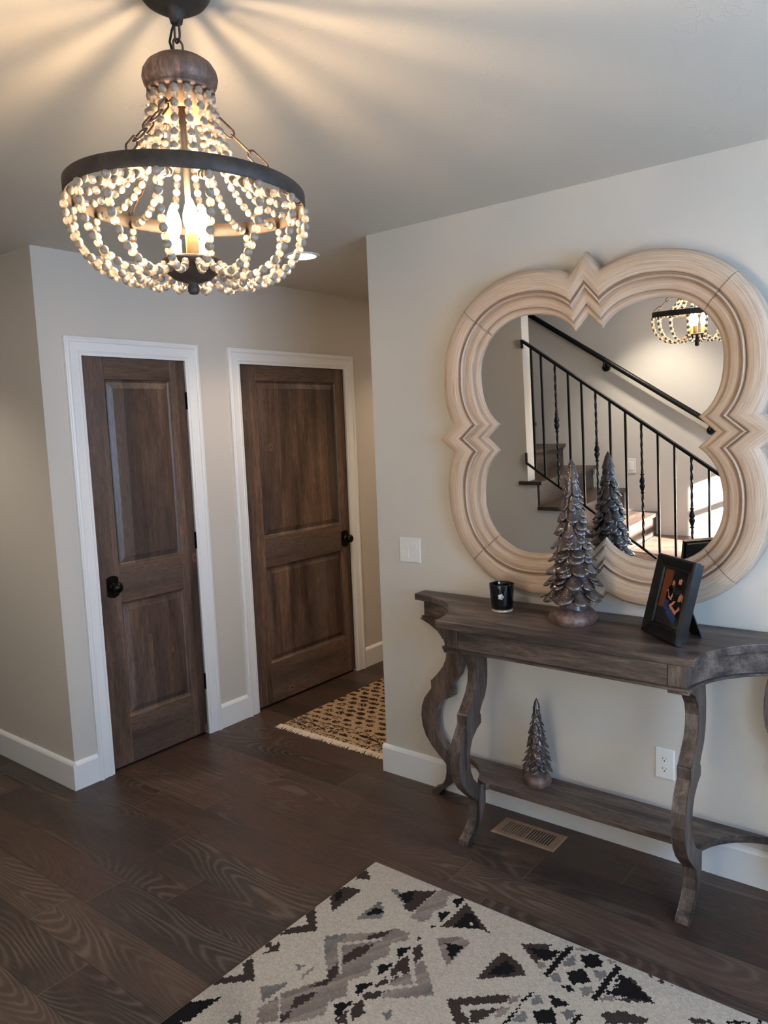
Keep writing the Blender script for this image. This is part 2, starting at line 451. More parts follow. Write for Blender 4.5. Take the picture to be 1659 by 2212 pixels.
# baseboards: profile with eased top, run along a path of the wall foot
BP = [(0.0, 0.0), (0.015, 0.0), (0.015, 0.118), (0.011, 0.127), (0.004, 0.135), (0.0, 0.135)]
def base_run(p, q, nrm, name, label):
    """p,q = ends on the wall line, nrm = into room"""
    p = Vector((p[0], p[1], 0)); q = Vector((q[0], q[1], 0)); nrm = Vector((nrm[0], nrm[1], 0))
    m = MB(); n = len(BP); vs = []
    for e in (p, q):
        for (a, z) in BP: vs.append(e+nrm*a+Vector((0, 0, z)))
    m.add(vs, [(i, (i+1) % n, n+(i+1) % n, n+i) for i in range(n)]+[tuple(range(n))[::-1], tuple(range(n, 2*n))])
    return m
def two(ma, mb2): ma.add(mb2.v, mb2.f); return ma
CW = 0.085; CT = 0.018
st(two(base_run((-0.015, 0), (3.4, 0), (0, -1), '', ''), base_run((0, -0.0001), (0, 2.6), (-1, 0), '', '')), 'baseboard_right', M_TRIM, 'white baseboard along the mirror wall wrapping its corner', 'baseboard')
st(two(base_run((XD+0.015, YL), (-4.5, YL), (0, -1), '', ''), base_run((XD, YL), (XD, D1[0]-CW+0.008), (1, 0), '', '')), 'baseboard_left', M_TRIM, 'white baseboard turning the corner at the left', 'baseboard')
st(base_run((XD, D1[1]+CW-0.008), (XD, D2[0]-CW+0.008), (1, 0), '', ''), 'baseboard_back', M_TRIM, 'short white baseboard piece between the two doors', 'baseboard')
st(base_run((XD, D2[1]+CW-0.008), (XD, 2.6), (1, 0), '', ''), 'baseboard_hall', M_TRIM, 'white baseboard right of the far door', 'baseboard')
st(two(base_run((-4.5, -2.4), (-0.45, -2.4), (0, 1), '', ''), MB()), 'baseboard_stair', M_TRIM, 'white baseboard below the stair side wall', 'baseboard')

# door casings (trim), moulded profile mitred at the corners
CP = [(-0.008, 0.0), (-0.008, 0.009), (-0.006, 0.010), (0.005, 0.010), (0.006, 0.0135), (0.012, 0.0155), (0.015, 0.0125), (0.052, 0.0145), (0.0535, 0.019), (0.058, 0.0225), (0.063, 0.0235), (0.069, 0.0215), (0.0705, 0.0185), (0.0765, 0.0175), (0.077, 0.017), (0.077, 0.0)]
def casing(y0, y1, zt, name, label):
    # u measured outward from the opening edge
    m = MB(); n = len(CP); vs = []
    st_ = [lambda a: (y0-a, 0.0), lambda a: (y0-a, zt+a), lambda a: (y1+a, zt+a), lambda a: (y1+a, 0.0)]
    for fn in st_:
        for (a, h) in CP:
            y, z = fn(a); vs.append((XD+h, y, z))
    for k in range(3):
        m.add(vs, [(k*n+i, k*n+(i+1) % n, (k+1)*n+(i+1) % n, (k+1)*n+i) for i in range(n)])
    m.add(vs, [tuple(range(n))[::-1], tuple(range(3*n, 4*n))])
    # jamb lining inside the opening
    m.box((XD-0.139, y0, 0), (XD-0.0005, y0+0.004, zt)).box((XD-0.139, y1-0.004, 0), (XD-0.0005, y1, zt)).box((XD-0.139, y0+0.004, zt-0.004), (XD-0.0005, y1-0.004, zt))
    return st(m, name, M_TRIM, label, 'door casing')
casing(D1[0], D1[1], ZO, 'trim_1', 'white moulded casing around the narrow left door')
casing(D2[0], D2[1], ZO, 'trim_2', 'white moulded casing around the wider far door')

# ------------------------------------------------------------------ doors
def door(name, y0, y1, ph, knob_y, knob_rot, hinge_y, label):
    """leaf front face at XD-0.006; ph = [(py0,py1,pz0,pz1)] panels"""
    root = thing(name, (XD-0.006, y0, 0), label, 'door', 0, None, 'structure')
    g = 0.007
    a0, a1, z0, z1 = g, (y1-y0)-g, 0.014, ZO-0.008
    T = 0.036
    P = [(p[0]-y0, p[1]-y0, p[2], p[3]) for p in ph]
    pl, pr = P[0][0], P[0][1]
    lo = min(P, key=lambda p: p[2]); hi = max(P, key=lambda p: p[2])
    for (u0, u1) in ((a0, pl), (pr, a1)):
        MB().box((-T, u0, z0), (0, u1, z1)).build('stile', M_DOORV, root, 0.0012, 1)
    for (v0, v1) in ((z0, lo[2]), (lo[3], hi[2]), (hi[3], z1)):
        MB().box((-T, pl+0.0004, v0), (0, pr-0.0004, v1)).build('rail', M_DOORH, root, 0.0012, 1)
    for p in P:
        # sticking ring + sloped raised panel
        m = MB()
        rings = [(0.0005, -0.002), (0.006, -0.009), (0.012, -0.0125), (0.014, -0.014), (0.040, -0.006), (0.043, -0.005)]
        vs = []
        for (i_, x_) in rings:
            vs += [(x_, p[0]+i_, p[2]+i_), (x_, p[1]-i_, p[2]+i_), (x_, p[1]-i_, p[3]-i_), (x_, p[0]+i_, p[3]-i_)]
        for k in range(len(rings)-1):
            m.add(vs, [(k*4+i, k*4+(i+1) % 4, (k+1)*4+(i+1) % 4, (k+1)*4+i) for i in range(4)])
        m.add(vs[-4:], [(0, 1, 2, 3)])
        bk = [(-T, q[1], q[2]) for q in vs[:4]]
        m.add(vs[:4]+bk, [(0, 1, 5, 4), (1, 2, 6, 5), (2, 3, 7, 6), (3, 0, 4, 7), (4, 5, 6, 7)])
        m.build('panel', M_DOORV, root)
    # knob on its arched plate
    ky = knob_y-y0; kz = 0.925
    pl_ = []
    wv, hv = 0.033, 0.055
    for (cx, s) in ((1, 1), (-1, -1)):
        pass
    n = 9
    for k in range(n): 
        a = PI*(0.25+0.5*k/(n-1)); pl_.append((ky+wv*math.cos(a)/math.cos(PI/4), hv-0.012+0.02*(math.sin(a)-math.sin(PI/4))/(1-math.sin(PI/4))*0.6+kz))
    for k in range(n):
        a = PI*(1.25+0.5*k/(n-1)); pl_.append((ky+wv*math.cos(a)/math.cos(PI/4), -hv+0.012+0.02*(math.sin(a)+math.sin(PI/4))/(1-math.sin(PI/4))*0.6+kz))
    kn = MB().lathe([(0.0, 0.066), (0.012, 0.065), (0.021, 0.060), (0.0265, 0.052), (0.0275, 0.045), (0.024, 0.037), (0.016, 0.031), (0.012, 0.027), (0.012, 0.014), (0.019, 0.012), (0.021, 0.005), (0.021, 0.004)], n=24)
    kn.xf(Matrix.Translation((0, ky, kz)) @ Matrix.Rotation(PI/2, 4, 'Y'))
    ko = kn.build('door_knob', M_BLACK, root)
    MB().prism(pl_, 0.0, 0.005, 'yzx').build('knob_plate', M_BLACK, ko, 0.0015)
    for hz in (1.83, 1.085, 0.30):
        hy = hinge_y-y0
        h = MB().lathe([(0.0, -0.05), (0.003, -0.049), (0.0065, -0.045), (0.0065, 0.045), (0.003, 0.049), (0, 0.05)], (0.009, hy, hz), 10)
        h.box((0.0002, hy-0.010, hz-0.044), (0.004, hy+0.010, hz+0.044))
        h.build('hinge', M_BLACK, root)
    return root
door('door_1', D1[0], D1[1], [(-0.657, -0.278, 1.018, 1.933), (-0.657, -0.278, 0.251, 0.836)], -0.700, 0, D1[1]-0.003, 'narrow knotty brown two-panel door at the left with round knob on its left')
door('door_2', D2[0], D2[1], [(0.316, 1.004, 1.024, 1.948), (0.316, 1.004, 0.260, 0.846)], 1.033, 0, D2[0]+0.003, 'wider dark knotty two-panel door beside the hall rug with knob on its right')

# ------------------------------------------------------------------ quatrefoil mirror
def mirror_contour():
    """list of (inner xy, outer xy, dip) columns counter clockwise"""
    a = 0.25
    cols = []
    ins = dict(rm=0.214, re=0.238, cx=0.383, cz=0.052, tip=0.440)
    out = dict(rm=0.372, re=0.392, cx=0.588, cz=0.056, tip=0.658)
    def ends(k):
        A = math.atan2(k['cx']-a, k['cz']-a); B = math.atan2(k['cz']-a, k['cx']-a)
        return A, B      # upper barb side, right barb side of the top-right lobe
    for q in range(4):
        rot = q*PI/2
        def R(p): return (p[0]*math.cos(rot)-p[1]*math.sin(rot), p[0]*math.sin(rot)+p[1]*math.cos(rot))
        N = 44
        ss = [i/N for i in range(N+1)]
        ss = sorted(ss+[0.4965, 0.5035])
        for i, s_ in enumerate(ss):
            pts = []
            for k in (ins, out):
                A, B = ends(k)
                an = B+(A-B)*s_
                e = min(s_, 1-s_)*2
                f = max(0.0, 1-e/0.55); f = f*f*(3-2*f)
                rr = k['rm']+(k['re']-k['rm'])*f
                # exact distance at the cusps
                de = math.hypot(k['cx']-a, k['cz']-a); rr += (de-k['re'])*f
                pts.append(R((a+rr*math.cos(an), a+rr*math.sin(an))))
            cols.append((pts[0], pts[1], 1 if abs(s_-0.5) < 1e-6 else 0))
        # barb on top (before next lobe)
        for f in (0.34, 0.67, 1.0, 1.33, 1.66):
            g = 1-abs(1-f)
            pts = []
            for k in (ins, out):
                px = k['cz']*(1-f) ; pz = k['cx']+(k['tip']-k['cx'])*g
                pts.append(R((px, pz)))
            cols.append((pts[0], pts[1], 0))
    return cols
MCOLS = mirror_contour()
PROF = [(0.0, 0.0), (0.0, 0.030), (0.015, 0.045), (0.05, 0.054), (0.14, 0.060), (0.28, 0.062), (0.40, 0.060), (0.47, 0.056), (0.490, 0.047),
        (0.51, 0.046), (0.525, 0.054), (0.555, 0.057), (0.585, 0.053), (0.60, 0.043), (0.63, 0.040), (0.70, 0.042), (0.78, 0.041), (0.835, 0.036), (0.85, 0.026),
        (0.88, 0.025), (0.95, 0.023), (0.985, 0.020), (1.0, 0.016), (1.0, 0.006)]
def mirror_frame_mat():
    t = NT('whitewashed_wood')
    uv = t.n('ShaderNodeUVMap'); uv.uv_map = 'UVMap'
    sp = t.n('ShaderNodeSeparateXYZ'); t.l(uv.outputs[0], sp.inputs[0])
    m1 = t.n('ShaderNodeMapping'); m1.inputs['Scale'].default_value = (1.6, 16, 1); t.l(uv.outputs[0], m1.inputs[0])
    m2 = t.n('ShaderNodeMapping'); m2.inputs['Scale'].default_value = (6, 95, 1); t.l(uv.outputs[0], m2.inputs[0])
    n1 = t.noise(m1.outputs[0], 3.0, 4, 0.6, 0.5); n2 = t.noise(m2.outputs[0], 2.2, 4, 0.65); n3 = t.noise(m1.outputs[0], 1.1, 2)
    c = t.ramp(t.math('ADD', t.math('MULTIPLY', n1, 0.6), t.math('MULTIPLY', n2, 0.4)), [(0.34, rgb(146, 122, 100)), (0.48, rgb(186, 164, 142)), (0.64, rgb(212, 196, 178))])
    c = t.mix(t.ramp(n3, [(0.42, (0, 0, 0)), (0.7, (0.6, 0.6, 0.6))]), c, rgb(188, 158, 130))
    c = t.mix(t.math('MULTIPLY', t.ramp(n2, [(0.30, (1, 1, 1)), (0.44, (0, 0, 0))]), 0.5), c, rgb(110, 92, 78))
    # brown glaze left in the grooves of the moulding
    g = t.ramp(sp.outputs[1], [(0.0, (.2,)*3), (0.03, (0,)*3), (0.44, (0,)*3), (0.50, (.85,)*3), (0.535, (.1,)*3), (0.575, (.1,)*3), (0.61, (.7,)*3), (0.68, (.05,)*3), (0.81, (.05,)*3), (0.865, (.7,)*3), (0.91, (.0,)*3), (1.0, (.15,)*3)])
    c = t.mix(t.math('MULTIPLY', g, 0.75), c, rgb(122, 88, 62))
    t.l(c, t.b.inputs['Base Color'])
    t.set(Roughness=0.55)
    t.bump(t.math('ADD', n2, t.math('MULTIPLY', n1, 0.5)), 0.22, 0.003)
    return t.mat
def build_mirror():
    root = thing('wall_mirror', (1.062, -0.030, 1.592), 'large quatrefoil mirror with whitewashed wooden frame hanging above the console table', 'mirror')
    root.rotation_euler = (0.028, 0, 0)
    m = MB(); np_ = len(PROF); n = len(MCOLS)
    lens = [0.0]
    for i in range(1, n+1):
        p0 = MCOLS[i-1][1]; p1 = MCOLS[i % n][1]; q0 = MCOLS[i-1][0]; q1 = MCOLS[i % n][0]
        lens.append(lens[-1]+0.5*(math.hypot(p1[0]-p0[0], p1[1]-p0[1])+math.hypot(q1[0]-q0[0], q1[1]-q0[1])))
    uvs = []
    for i in range(n+1):
        ci, co, dip = MCOLS[i % n]
        for (t_, h) in PROF:
            x = co[0]+(ci[0]-co[0])*t_; z = co[1]+(ci[1]-co[1])*t_
            m.v.append((x, 0.013-h+(0.006 if dip and 0.0 < t_ < 1.0 and h > 0.02 else 0.0), z))
            uvs.append((lens[i], t_))
    for i in range(n):
        for j in range(np_-1):
            m.f.append((i*np_+j, (i+1)*np_+j, (i+1)*np_+j+1, i*np_+j+1)); m.m.append(0); m.sm.append(True)
    me = bpy.data.meshes.new('frame'); me.from_pydata(m.v, [], m.f)
    me.materials.append(mirror_frame_mat())
    ul = me.uv_layers.new(name='UVMap')
    for l_ in me.loops: ul.data[l_.index].uv = uvs[l_.vertex_index]
    me.polygons.foreach_set('use_smooth', m.sm); me.update()
    fo = bpy.data.objects.new('frame', me); COL.objects.link(fo); fo.parent = root
    es = fo.modifiers.new('split', 'EDGE_SPLIT'); es.split_angle = math.radians(42)
    g = NT('mirror_silver'); g.set(Base_Color=(0.93, 0.94, 0.93, 1), Metallic=1.0, Roughness=0.0)
    poly = [((c[0][0]*0.97+c[1][0]*0.03), (c[0][1]*0.97+c[1][1]*0.03)) for c in MCOLS]
    MB().prism(poly, 0.0, 0.004, 'xzy').build('glass', g.mat, root)
build_mirror()

# ------------------------------------------------------------------ console table
TCX = 1.078
TTOP = 0.918
def arc(c, rad, a0, a1, n=20):
    return [(c[0]+rad*math.cos(math.radians(a0+(a1-a0)*i/n)), c[1]+rad*math.sin(math.radians(a0+(a1-a0)*i/n))) for i in range(n+1)]
def table_outline(ins, yf, xe, rad):
    """scooped plan; mirrored about TCX"""
    c = (TCX-0.814, -0.432)
    yb = -0.012-(0.01 if ins else 0)
    a1 = math.degrees(math.asin((yf-c[1])/rad))
    a0 = math.degrees(math.acos(min(1, (xe-c[0])/rad)))
    L = [(xe, yb)]+arc(c, rad, a0, a1)
    Rr = [(2*TCX-p[0], p[1]) for p in L]
    return L+Rr[::-1]
def build_table():
    root = thing('console_table', (TCX, -0.22, 0), 'dark brown wooden console table with scooped ends and curved sabre legs under the mirror', 'table')
    M = Matrix.Translation((-TCX, 0.22, 0))
    def put(mb, name, mat, bev=0.0, parent=root, seg=2):
        return mb.xf(M).build(name, mat, parent, bev, seg)
    put(MB().prism(table_outline(0, -0.432, TCX-0.814, 0.341), 0.889, TTOP), 'tabletop', M_TABX, 0.003)
    put(MB().prism(table_outline(1, -0.410, TCX-0.785, 0.371), 0.815, 0.8888), 'apron', M_TABX, 0.001)
    put(MB().prism(table_outline(1, -0.419, TCX-0.793, 0.362), 0.803, 0.8148), 'apron_moulding', M_TABX, 0.003)
    for s in (-1, 1):
        def X(x): return TCX+s*(x-TCX) if s > 0 else x
        def mx(x): return x if s < 0 else 2*TCX-x
        # corner block on the front, with dark joint line beside it
        put(MB().box((mx(0.634), -0.4125, 0.8155), (mx(0.690), -0.4101, 0.8885)), 'corner_block', M_TABZ, 0.0008, seg=1)
        put(MB().box((mx(0.6902), -0.4106, 0.8155), (mx(0.6926), -0.4101, 0.8885)), 'joint_line', M_SLOT)
        put(MB().box((mx(0.627), -0.412, 0.792), (mx(0.692), -0.19, 0.8028)), 'leg_plinth', M_TABZ, 0.002)
        FE = [(0.803, -0.400), (0.785, -0.352), (0.76, -0.308), (0.72, -0.274), (0.68, -0.262), (0.64, -0.266), (0.60, -0.284), (0.565, -0.312), (0.533, -0.342), (0.5285, -0.350), (0.492, -0.348),
              (0.47, -0.366), (0.44, -0.388), (0.40, -0.403), (0.355, -0.408), (0.31, -0.402), (0.27, -0.388), (0.23, -0.360), (0.19, -0.318), (0.165, -0.290), (0.155, -0.281), (0.12, -0.281), (0.085, -0.288), (0.06, -0.303), (0.035, -0.332), (0.02, -0.361), (0.0, -0.364)]
        BE = [(0.0, -0.325), (0.02, -0.314), (0.053, -0.275), (0.09, -0.243), (0.13, -0.224), (0.197, -0.222), (0.203, -0.228), (0.215, -0.258), (0.233, -0.286), (0.261, -0.311), (0.30, -0.328), (0.346, -0.334), (0.39, -0.328), (0.426, -0.310), (0.455, -0.275), (0.470, -0.243), (0.500, -0.242), (0.512, -0.252), (0.535, -0.238), (0.57, -0.208), (0.61, -0.192), (0.65, -0.186), (0.70, -0.186), (0.75, -0.192), (0.79, -0.20), (0.803, -0.202)]
        prof = [(y, z) for (z, y) in FE+BE]
        put(MB().prism(prof, mx(0.637), mx(0.681), 'yzx'), 'leg', M_TABZ, 0.002)
        # back leg: same curve turned to the side
        prof = [((y+0.672 if s < 0 else 2*TCX-(y+0.672)), z) for (z, y) in FE+BE]
        put(MB().prism(prof, -0.072, -0.024, 'xzy'), 'leg', M_TABZ, 0.002)
    c = (TCX-0.668, -0.280)
    L = [(TCX-0.668, -0.02)]+arc(c, 0.24, 90, 16, 18)+[(0.690, -0.235), (0.70, -0.222)]
    Rr = [(2*TCX-p[0], p[1]) for p in L]
    put(MB().prism(L[1:]+Rr[1:][::-1], 0.186, 0.212), 'shelf', M_TABX, 0.0025)
build_table()

# ------------------------------------------------------------------ resin fir trees
def tree_mat():
    t = NT('brown_glitter_resin'); v = t.coords()
    n = t.noise(v, 30, 4, 0.6)
    vo = t.n('ShaderNodeTexVoronoi'); t.l(v, vo.inputs['Vector']); vo.inputs['Scale'].default_value = 420
    gl = t.math('GREATER_THAN', t.math('FRACT', t.math('MULTIPLY', vo.outputs['Color'], 13.7)), 0.985)
    c = t.ramp(n, [(0.3, rgb(34, 27, 25)), (0.5, rgb(62, 48, 44)), (0.7, rgb(82, 62, 54))])
    c = t.mix(gl, c, rgb(220, 205, 185))
    t.l(c, t.b.inputs['Base Color'])
    t.set(Roughness=0.42, Metallic=0.15)
    t.b.inputs['Coat Weight'].default_value = 0.9; t.b.inputs['Coat Roughness'].default_value = 0.18
    mp = t.n('ShaderNodeMapping'); mp.inputs['Scale'].default_value = (1, 1, .35); t.l(v, mp.inputs[0])
    t.bump(t.math('ADD', t.noise(mp.outputs[0], 110, 2), t.math('MULTIPLY', n, 0.6)), 0.3, 0.003)
    return t.mat
M_TREE = tree_mat()
M_TREEB = metal_rough('tree_base_resin', rgb(84, 62, 54), rgb(128, 106, 98), 0.42, 0.1, 45)
def fir_tree(loc, Ht, z_sk, r_sk, r_tr, r_base, h_base, tiers, label, sharp, seed):
    rng = random.Random(seed)
    root = thing('fir_tree_ornament', loc, label, 'christmas ornament', rng.random()*3)
    fol = MB()
    # core cone
    fol.lathe([(r_sk*0.60, z_sk+0.010), (r_sk*0.66, z_sk+0.03), (r_sk*0.12, Ht*0.90), (0.0, Ht*0.97)], (0, 0, 0), 14)
    zt = Ht*0.915
    sp = (zt-z_sk)/(tiers-0.5)
    for k in range(tiers):
        f = k/(tiers-1)
        R0 = r_sk*(0.77*(1-f)**0.95+0.23)
        n = max(5, int(round((9 if not sharp else 8)-3.2*f)))
        for layer in (0, 1):
            zb = z_sk+sp*k*0.97+(0.34*sp if layer else 0.0)
            R = R0*(0.90 if layer else 1.0)
            hh = sp*(1.05 if layer else 1.30)
            ph = rng.random()*6
            for j in range(n):
                a = ph+2*PI*j/n+rng.uniform(-.10, .10)
                if layer and rng.random() < 0.45: continue
                wa = PI/n*rng.uniform(0.98, 1.25)
                Rj = R*(1+rng.uniform(-.06, .05)); zj = zb+rng.uniform(-.13, .12)*sp
                Rin = Rj*0.56
                rows, cs = 6, 7
                th = 0.0055 if not sharp else 0.0036
                top = []; low = []
                kick = rng.uniform(0.06, 0.20)*Rj
                for i in range(rows+1):
                    s_ = i/rows
                    for q in range(cs):
                        uu = (q/(cs-1)-0.5)*2
                        lift = (0.30 if not sharp else 0.62)*hh*(abs(uu)**(2.4 if not sharp else 1.25))*s_**1.5
                        se = s_-lift/hh*0.9
                        rad = Rin+(Rj-Rin)*(0.72*se+0.28*max(0, se)**3)+kick*max(0, s_-0.55)**2*3-0.10*Rj*wa*uu*uu*1.6
                        z = zj+hh*(1-s_)+lift+rng.uniform(-1, 1)*0.0008
                        an = a+uu*wa*(0.80+0.20*s_)
                        gro = 0.0011*math.sin(uu*9+k)*s_
                        top.append(((rad+gro)*math.cos(an), (rad+gro)*math.sin(an), z))
                        low.append(((rad-th*0.75)*math.cos(an), (rad-th*0.75)*math.sin(an), z-th*0.55))
                N = len(top); fs = []
                for i in range(rows):
                    for q in range(cs-1):
                        b = i*cs+q
                        fs.append((b, b+1, b+cs+1, b+cs)); fs.append((N+b, N+b+cs, N+b+cs+1, N+b+1))
                for q in range(cs-1):
                    b = rows*cs+q
                    fs.append((b, b+1, N+b+1, N+b)); fs.append((q, N+q, N+q+1, q+1))
                for i in range(rows):
                    b = i*cs; fs.append((b, b+cs, N+b+cs, N+b)); b = i*cs+cs-1; fs.append((b, N+b, N+b+cs, b+cs))
                fol.add(top+low, fs, 0, True)
    # pointed top
    tp = []
    for i in range(7):
        s_ = i/6; tp.append((r_sk*0.23*(1-s_)**0.8+0.0015, Ht*(0.89+0.11*s_)))
    fol.lathe(tp+[(0, Ht)], (0, 0, 0), 10)
    fol.build('foliage', M_TREE, root)
    MB().lathe([(r_tr*1.25, h_base*0.75), (r_tr*1.02, h_base+0.01), (r_tr*0.95, z_sk), (r_tr*0.85, z_sk+0.02)], (0, 0, 0), 14).build('trunk', M_TREE, root)
    b = MB(); prof = [(r_base*0.93, 0.0), (r_base*1.0, h_base*0.22), (r_base*0.96, h_base*0.55), (r_base*0.80, h_base*0.86), (r_base*0.5, h_base*1.02), (0.0, h_base*1.08)]
    b.lathe(prof, (0, 0, 0), 28)
    b.v = [(x*(1+0.05*math.sin(3*math.atan2(y, x)+1)), y*(1+0.05*math.sin(3*math.atan2(y, x)+1)), z*(1+0.07*math.sin(2*math.atan2(y, x)))) for x, y, z in b.v]
    b.build('base', M_TREEB, root)
    return root
fir_tree((1.056, -0.196, TTOP+0.0005), 0.594, 0.086, 0.107, 0.046, 0.088, 0.052, 10, 'tall brown glittery resin fir tree on the console tabletop before the mirror', False, 3)
fir_tree((0.860, -0.115, 0.2125), 0.351, 0.062, 0.060, 0.022, 0.054, 0.045, 9, 'small brown glittery resin fir tree on the lower shelf of the console table', True, 8)

# ------------------------------------------------------------------ candle
def candle():
    root = thing('candle_jar', (0.757, -0.187, TTOP+0.0005), 'black glass candle jar with small silver emblem at the left of the tabletop', 'candle')
    g = NT('black_glass'); g.set(Base_Color=rgb(7, 7, 10), Roughness=0.04); g.b.inputs['Specular IOR Level'].default_value = 0.6
    cl = NT('clear_glass_foot'); cl.set(Base_Color=rgb(190, 178, 150), Roughness=0.06, Metallic=0.2)
    h = 0.110
    MB().lathe([(0.030, 0.0), (0.0385, 0.001), (0.0405, 0.004), (0.0412, 0.011), (0.0, 0.012)], n=32).build('glass_foot', cl.mat, root)
    MB().lathe([(0.0, 0.0125), (0.041, 0.0125), (0.0425, 0.03), (0.0487, h-0.002), (0.0485, h), (0.0465, h), (0.046, h-0.003), (0.0445, h-0.012)], n=36).build('jar', g.mat, root)
    wx = plain('dark_wax', rgb(48, 40, 36), 0.35)
    MB().lathe([(0.0, h-0.013), (0.0447, h-0.0125)], n=32, cap=False).build('wax', wx, root)
    # emblem: a small shell-like relief facing the camera
    em = NT('silver_emblem'); em.set(Base_Color=rgb(205, 208, 212), Roughness=0.3, Metallic=0.7)
    b = MB()
    ang = math.atan2(-2.75+0.187, 2.214-0.757)-0.10
    pts = []
    for k in range(18):
        a = 2*PI*k/18; rr = 0.0115*(1+0.16*math.cos(5*a))
        pts.append((rr*math.cos(a), rr*math.sin(a)))
    zc = 0.066
    def onjar(pu, pv, e): 
        rr = 0.0425+0.0062*((zc+pv-0.03)/0.078)+e
        aa = ang+pu/0.046
        return (rr*math.cos(aa), rr*math.sin(aa), zc+pv)
    n = len(pts)
    vs = [onjar(p[0], p[1], 0.0002) for p in pts]+[onjar(p[0]*.8, p[1]*.8, 0.0016) for p in pts]+[onjar(0, 0, 0.0022)]
    b.add(vs, [(i, (i+1) % n, n+(i+1) % n, n+i) for i in range(n)]+[(n+i, n+(i+1) % n, 2*n) for i in range(n)], 0, False)
    b.build('emblem', em.mat, root)
candle()

# ------------------------------------------------------------------ picture frame
def colour_grid(name, w_, h_, nx, ny, fn, z=0.0, flat='xz', parent=None, rough=0.3, spec=0.5, noise=0.0):
    """flat sheet whose cells carry fn(u,v) as surface colour"""
    vs = [(w_*i/nx, h_*j/ny) for j in range(ny+1) for i in range(nx+1)]
    vs = [(a, z, b) for a, b in vs] if flat == 'xz' else [(a, b, z) for a, b in vs]
    fs = [(j*(nx+1)+i, j*(nx+1)+i+1, (j+1)*(nx+1)+i+1, (j+1)*(nx+1)+i) for j in range(ny) for i in range(nx)]
    me = bpy.data.meshes.new(name); me.from_pydata(vs, [], fs)
    at = me.color_attributes.new('Col', 'FLOAT_COLOR', 'CORNER')
    data = []
    for j in range(ny):
        for i in range(nx):
            c = fn((i+0.5)/nx*w_, (j+0.5)/ny*h_)
            data += list(c)*4
    at.data.foreach_set('color', data)
    t = NT(name+'_dye')
    a = t.n('ShaderNodeAttribute'); a.attribute_name = 'Col'
    c = a.outputs['Color']
    if noise:
        v = t.coords()
        nz = t.noise(v, 420, 3, 0.7)
        c = t.mix(noise, c, t.mix(1.0, c, t.ramp(nz, [(0.25, (0.45,)*3), (0.75, (1.35,)*3)]), 'MULTIPLY'))
        t.bump(nz, 0.5, 0.004)
    t.l(c, t.b.inputs['Base Color'])
    t.set(Roughness=rough); t.b.inputs['Specular IOR Level'].default_value = spec
    me.materials.append(t.mat); me.update()
    o = bpy.data.objects.new(name, me); COL.objects.link(o)
    if parent is not None: o.parent = parent
    return o
def in_poly(x, y, poly):
    c = False; n = len(poly); j = n-1
    for i in range(n):
        xi, yi = poly[i]; xj, yj = poly[j]
        if (yi > y) != (yj > y) and x < (xj-xi)*(y-yi)/(yj-yi)+xi: c = not c
        j = i
    return c
def photo_colour(u, v):
    # u 0..1 left-right, v 0..1 bottom-top
    bgc = rgb(30, 24, 24)
    if u < 0.30+0.05*math.sin(9*v): bgc = rgb(112, 62, 42) if v > 0.30 else rgb(52, 40, 36)
    if v < 0.28: bgc = rgb(40, 38, 38)
    skin, hair, hair2, blk, jean = rgb(196, 132, 108), rgb(92, 52, 36), rgb(176, 118, 78), rgb(16, 14, 16), rgb(44, 66, 112)
    sh = [
        (rgb(20, 18, 20), [(.50, .50), (.52, .74), (.62, .78), (.86, .74), (.90, .45), (.60, .40)]),     # person standing behind
        (skin, [(.62, .79), (.62, .88), (.70, .90), (.74, .86), (.72, .79)]),
        (rgb(28, 22, 20), [(.60, .86), (.63, .93), (.72, .93), (.76, .86), (.70, .89)]),
        (hair, [(.33, .62), (.36, .80), (.44, .85), (.50, .78), (.50, .60), (.44, .70), (.40, .62)]),     # seated person at left
        (skin, [(.38, .74), (.38, .81), (.44, .82), (.46, .77), (.43, .73)]),
        (blk, [(.22, .52), (.26, .68), (.36, .73), (.46, .70), (.50, .55), (.40, .44), (.26, .44)]),
        (skin, [(.22, .60), (.27, .62), (.33, .50), (.46, .46), (.50, .56), (.46, .60), (.43, .51), (.34, .545), (.27, .655)]),
        (jean, [(.22, .46), (.40, .44), (.38, .26), (.24, .28)]),
        (hair2, [(.72, .44), (.74, .58), (.82, .64), (.90, .60), (.92, .46), (.84, .52), (.78, .44)]),    # person sitting in front
        (skin, [(.74, .50), (.75, .57), (.82, .59), (.85, .53), (.80, .48)]),
        (blk, [(.58, .40), (.70, .48), (.84, .48), (.92, .42), (.90, .22), (.70, .20)]),
        (skin, [(.42, .36), (.60, .29), (.74, .24), (.88, .36), (.84, .40), (.72, .31), (.58, .36), (.46, .40)]),
        (skin, [(.46, .38), (.56, .46), (.66, .48), (.62, .43), (.52, .36)]),
        (jean, [(.40, .34), (.60, .30), (.80, .18), (.74, .08), (.50, .16), (.36, .22)]),
    ]
    c = bgc
    for col, poly in sh:
        if in_poly(u, v, poly): c = col
    return c
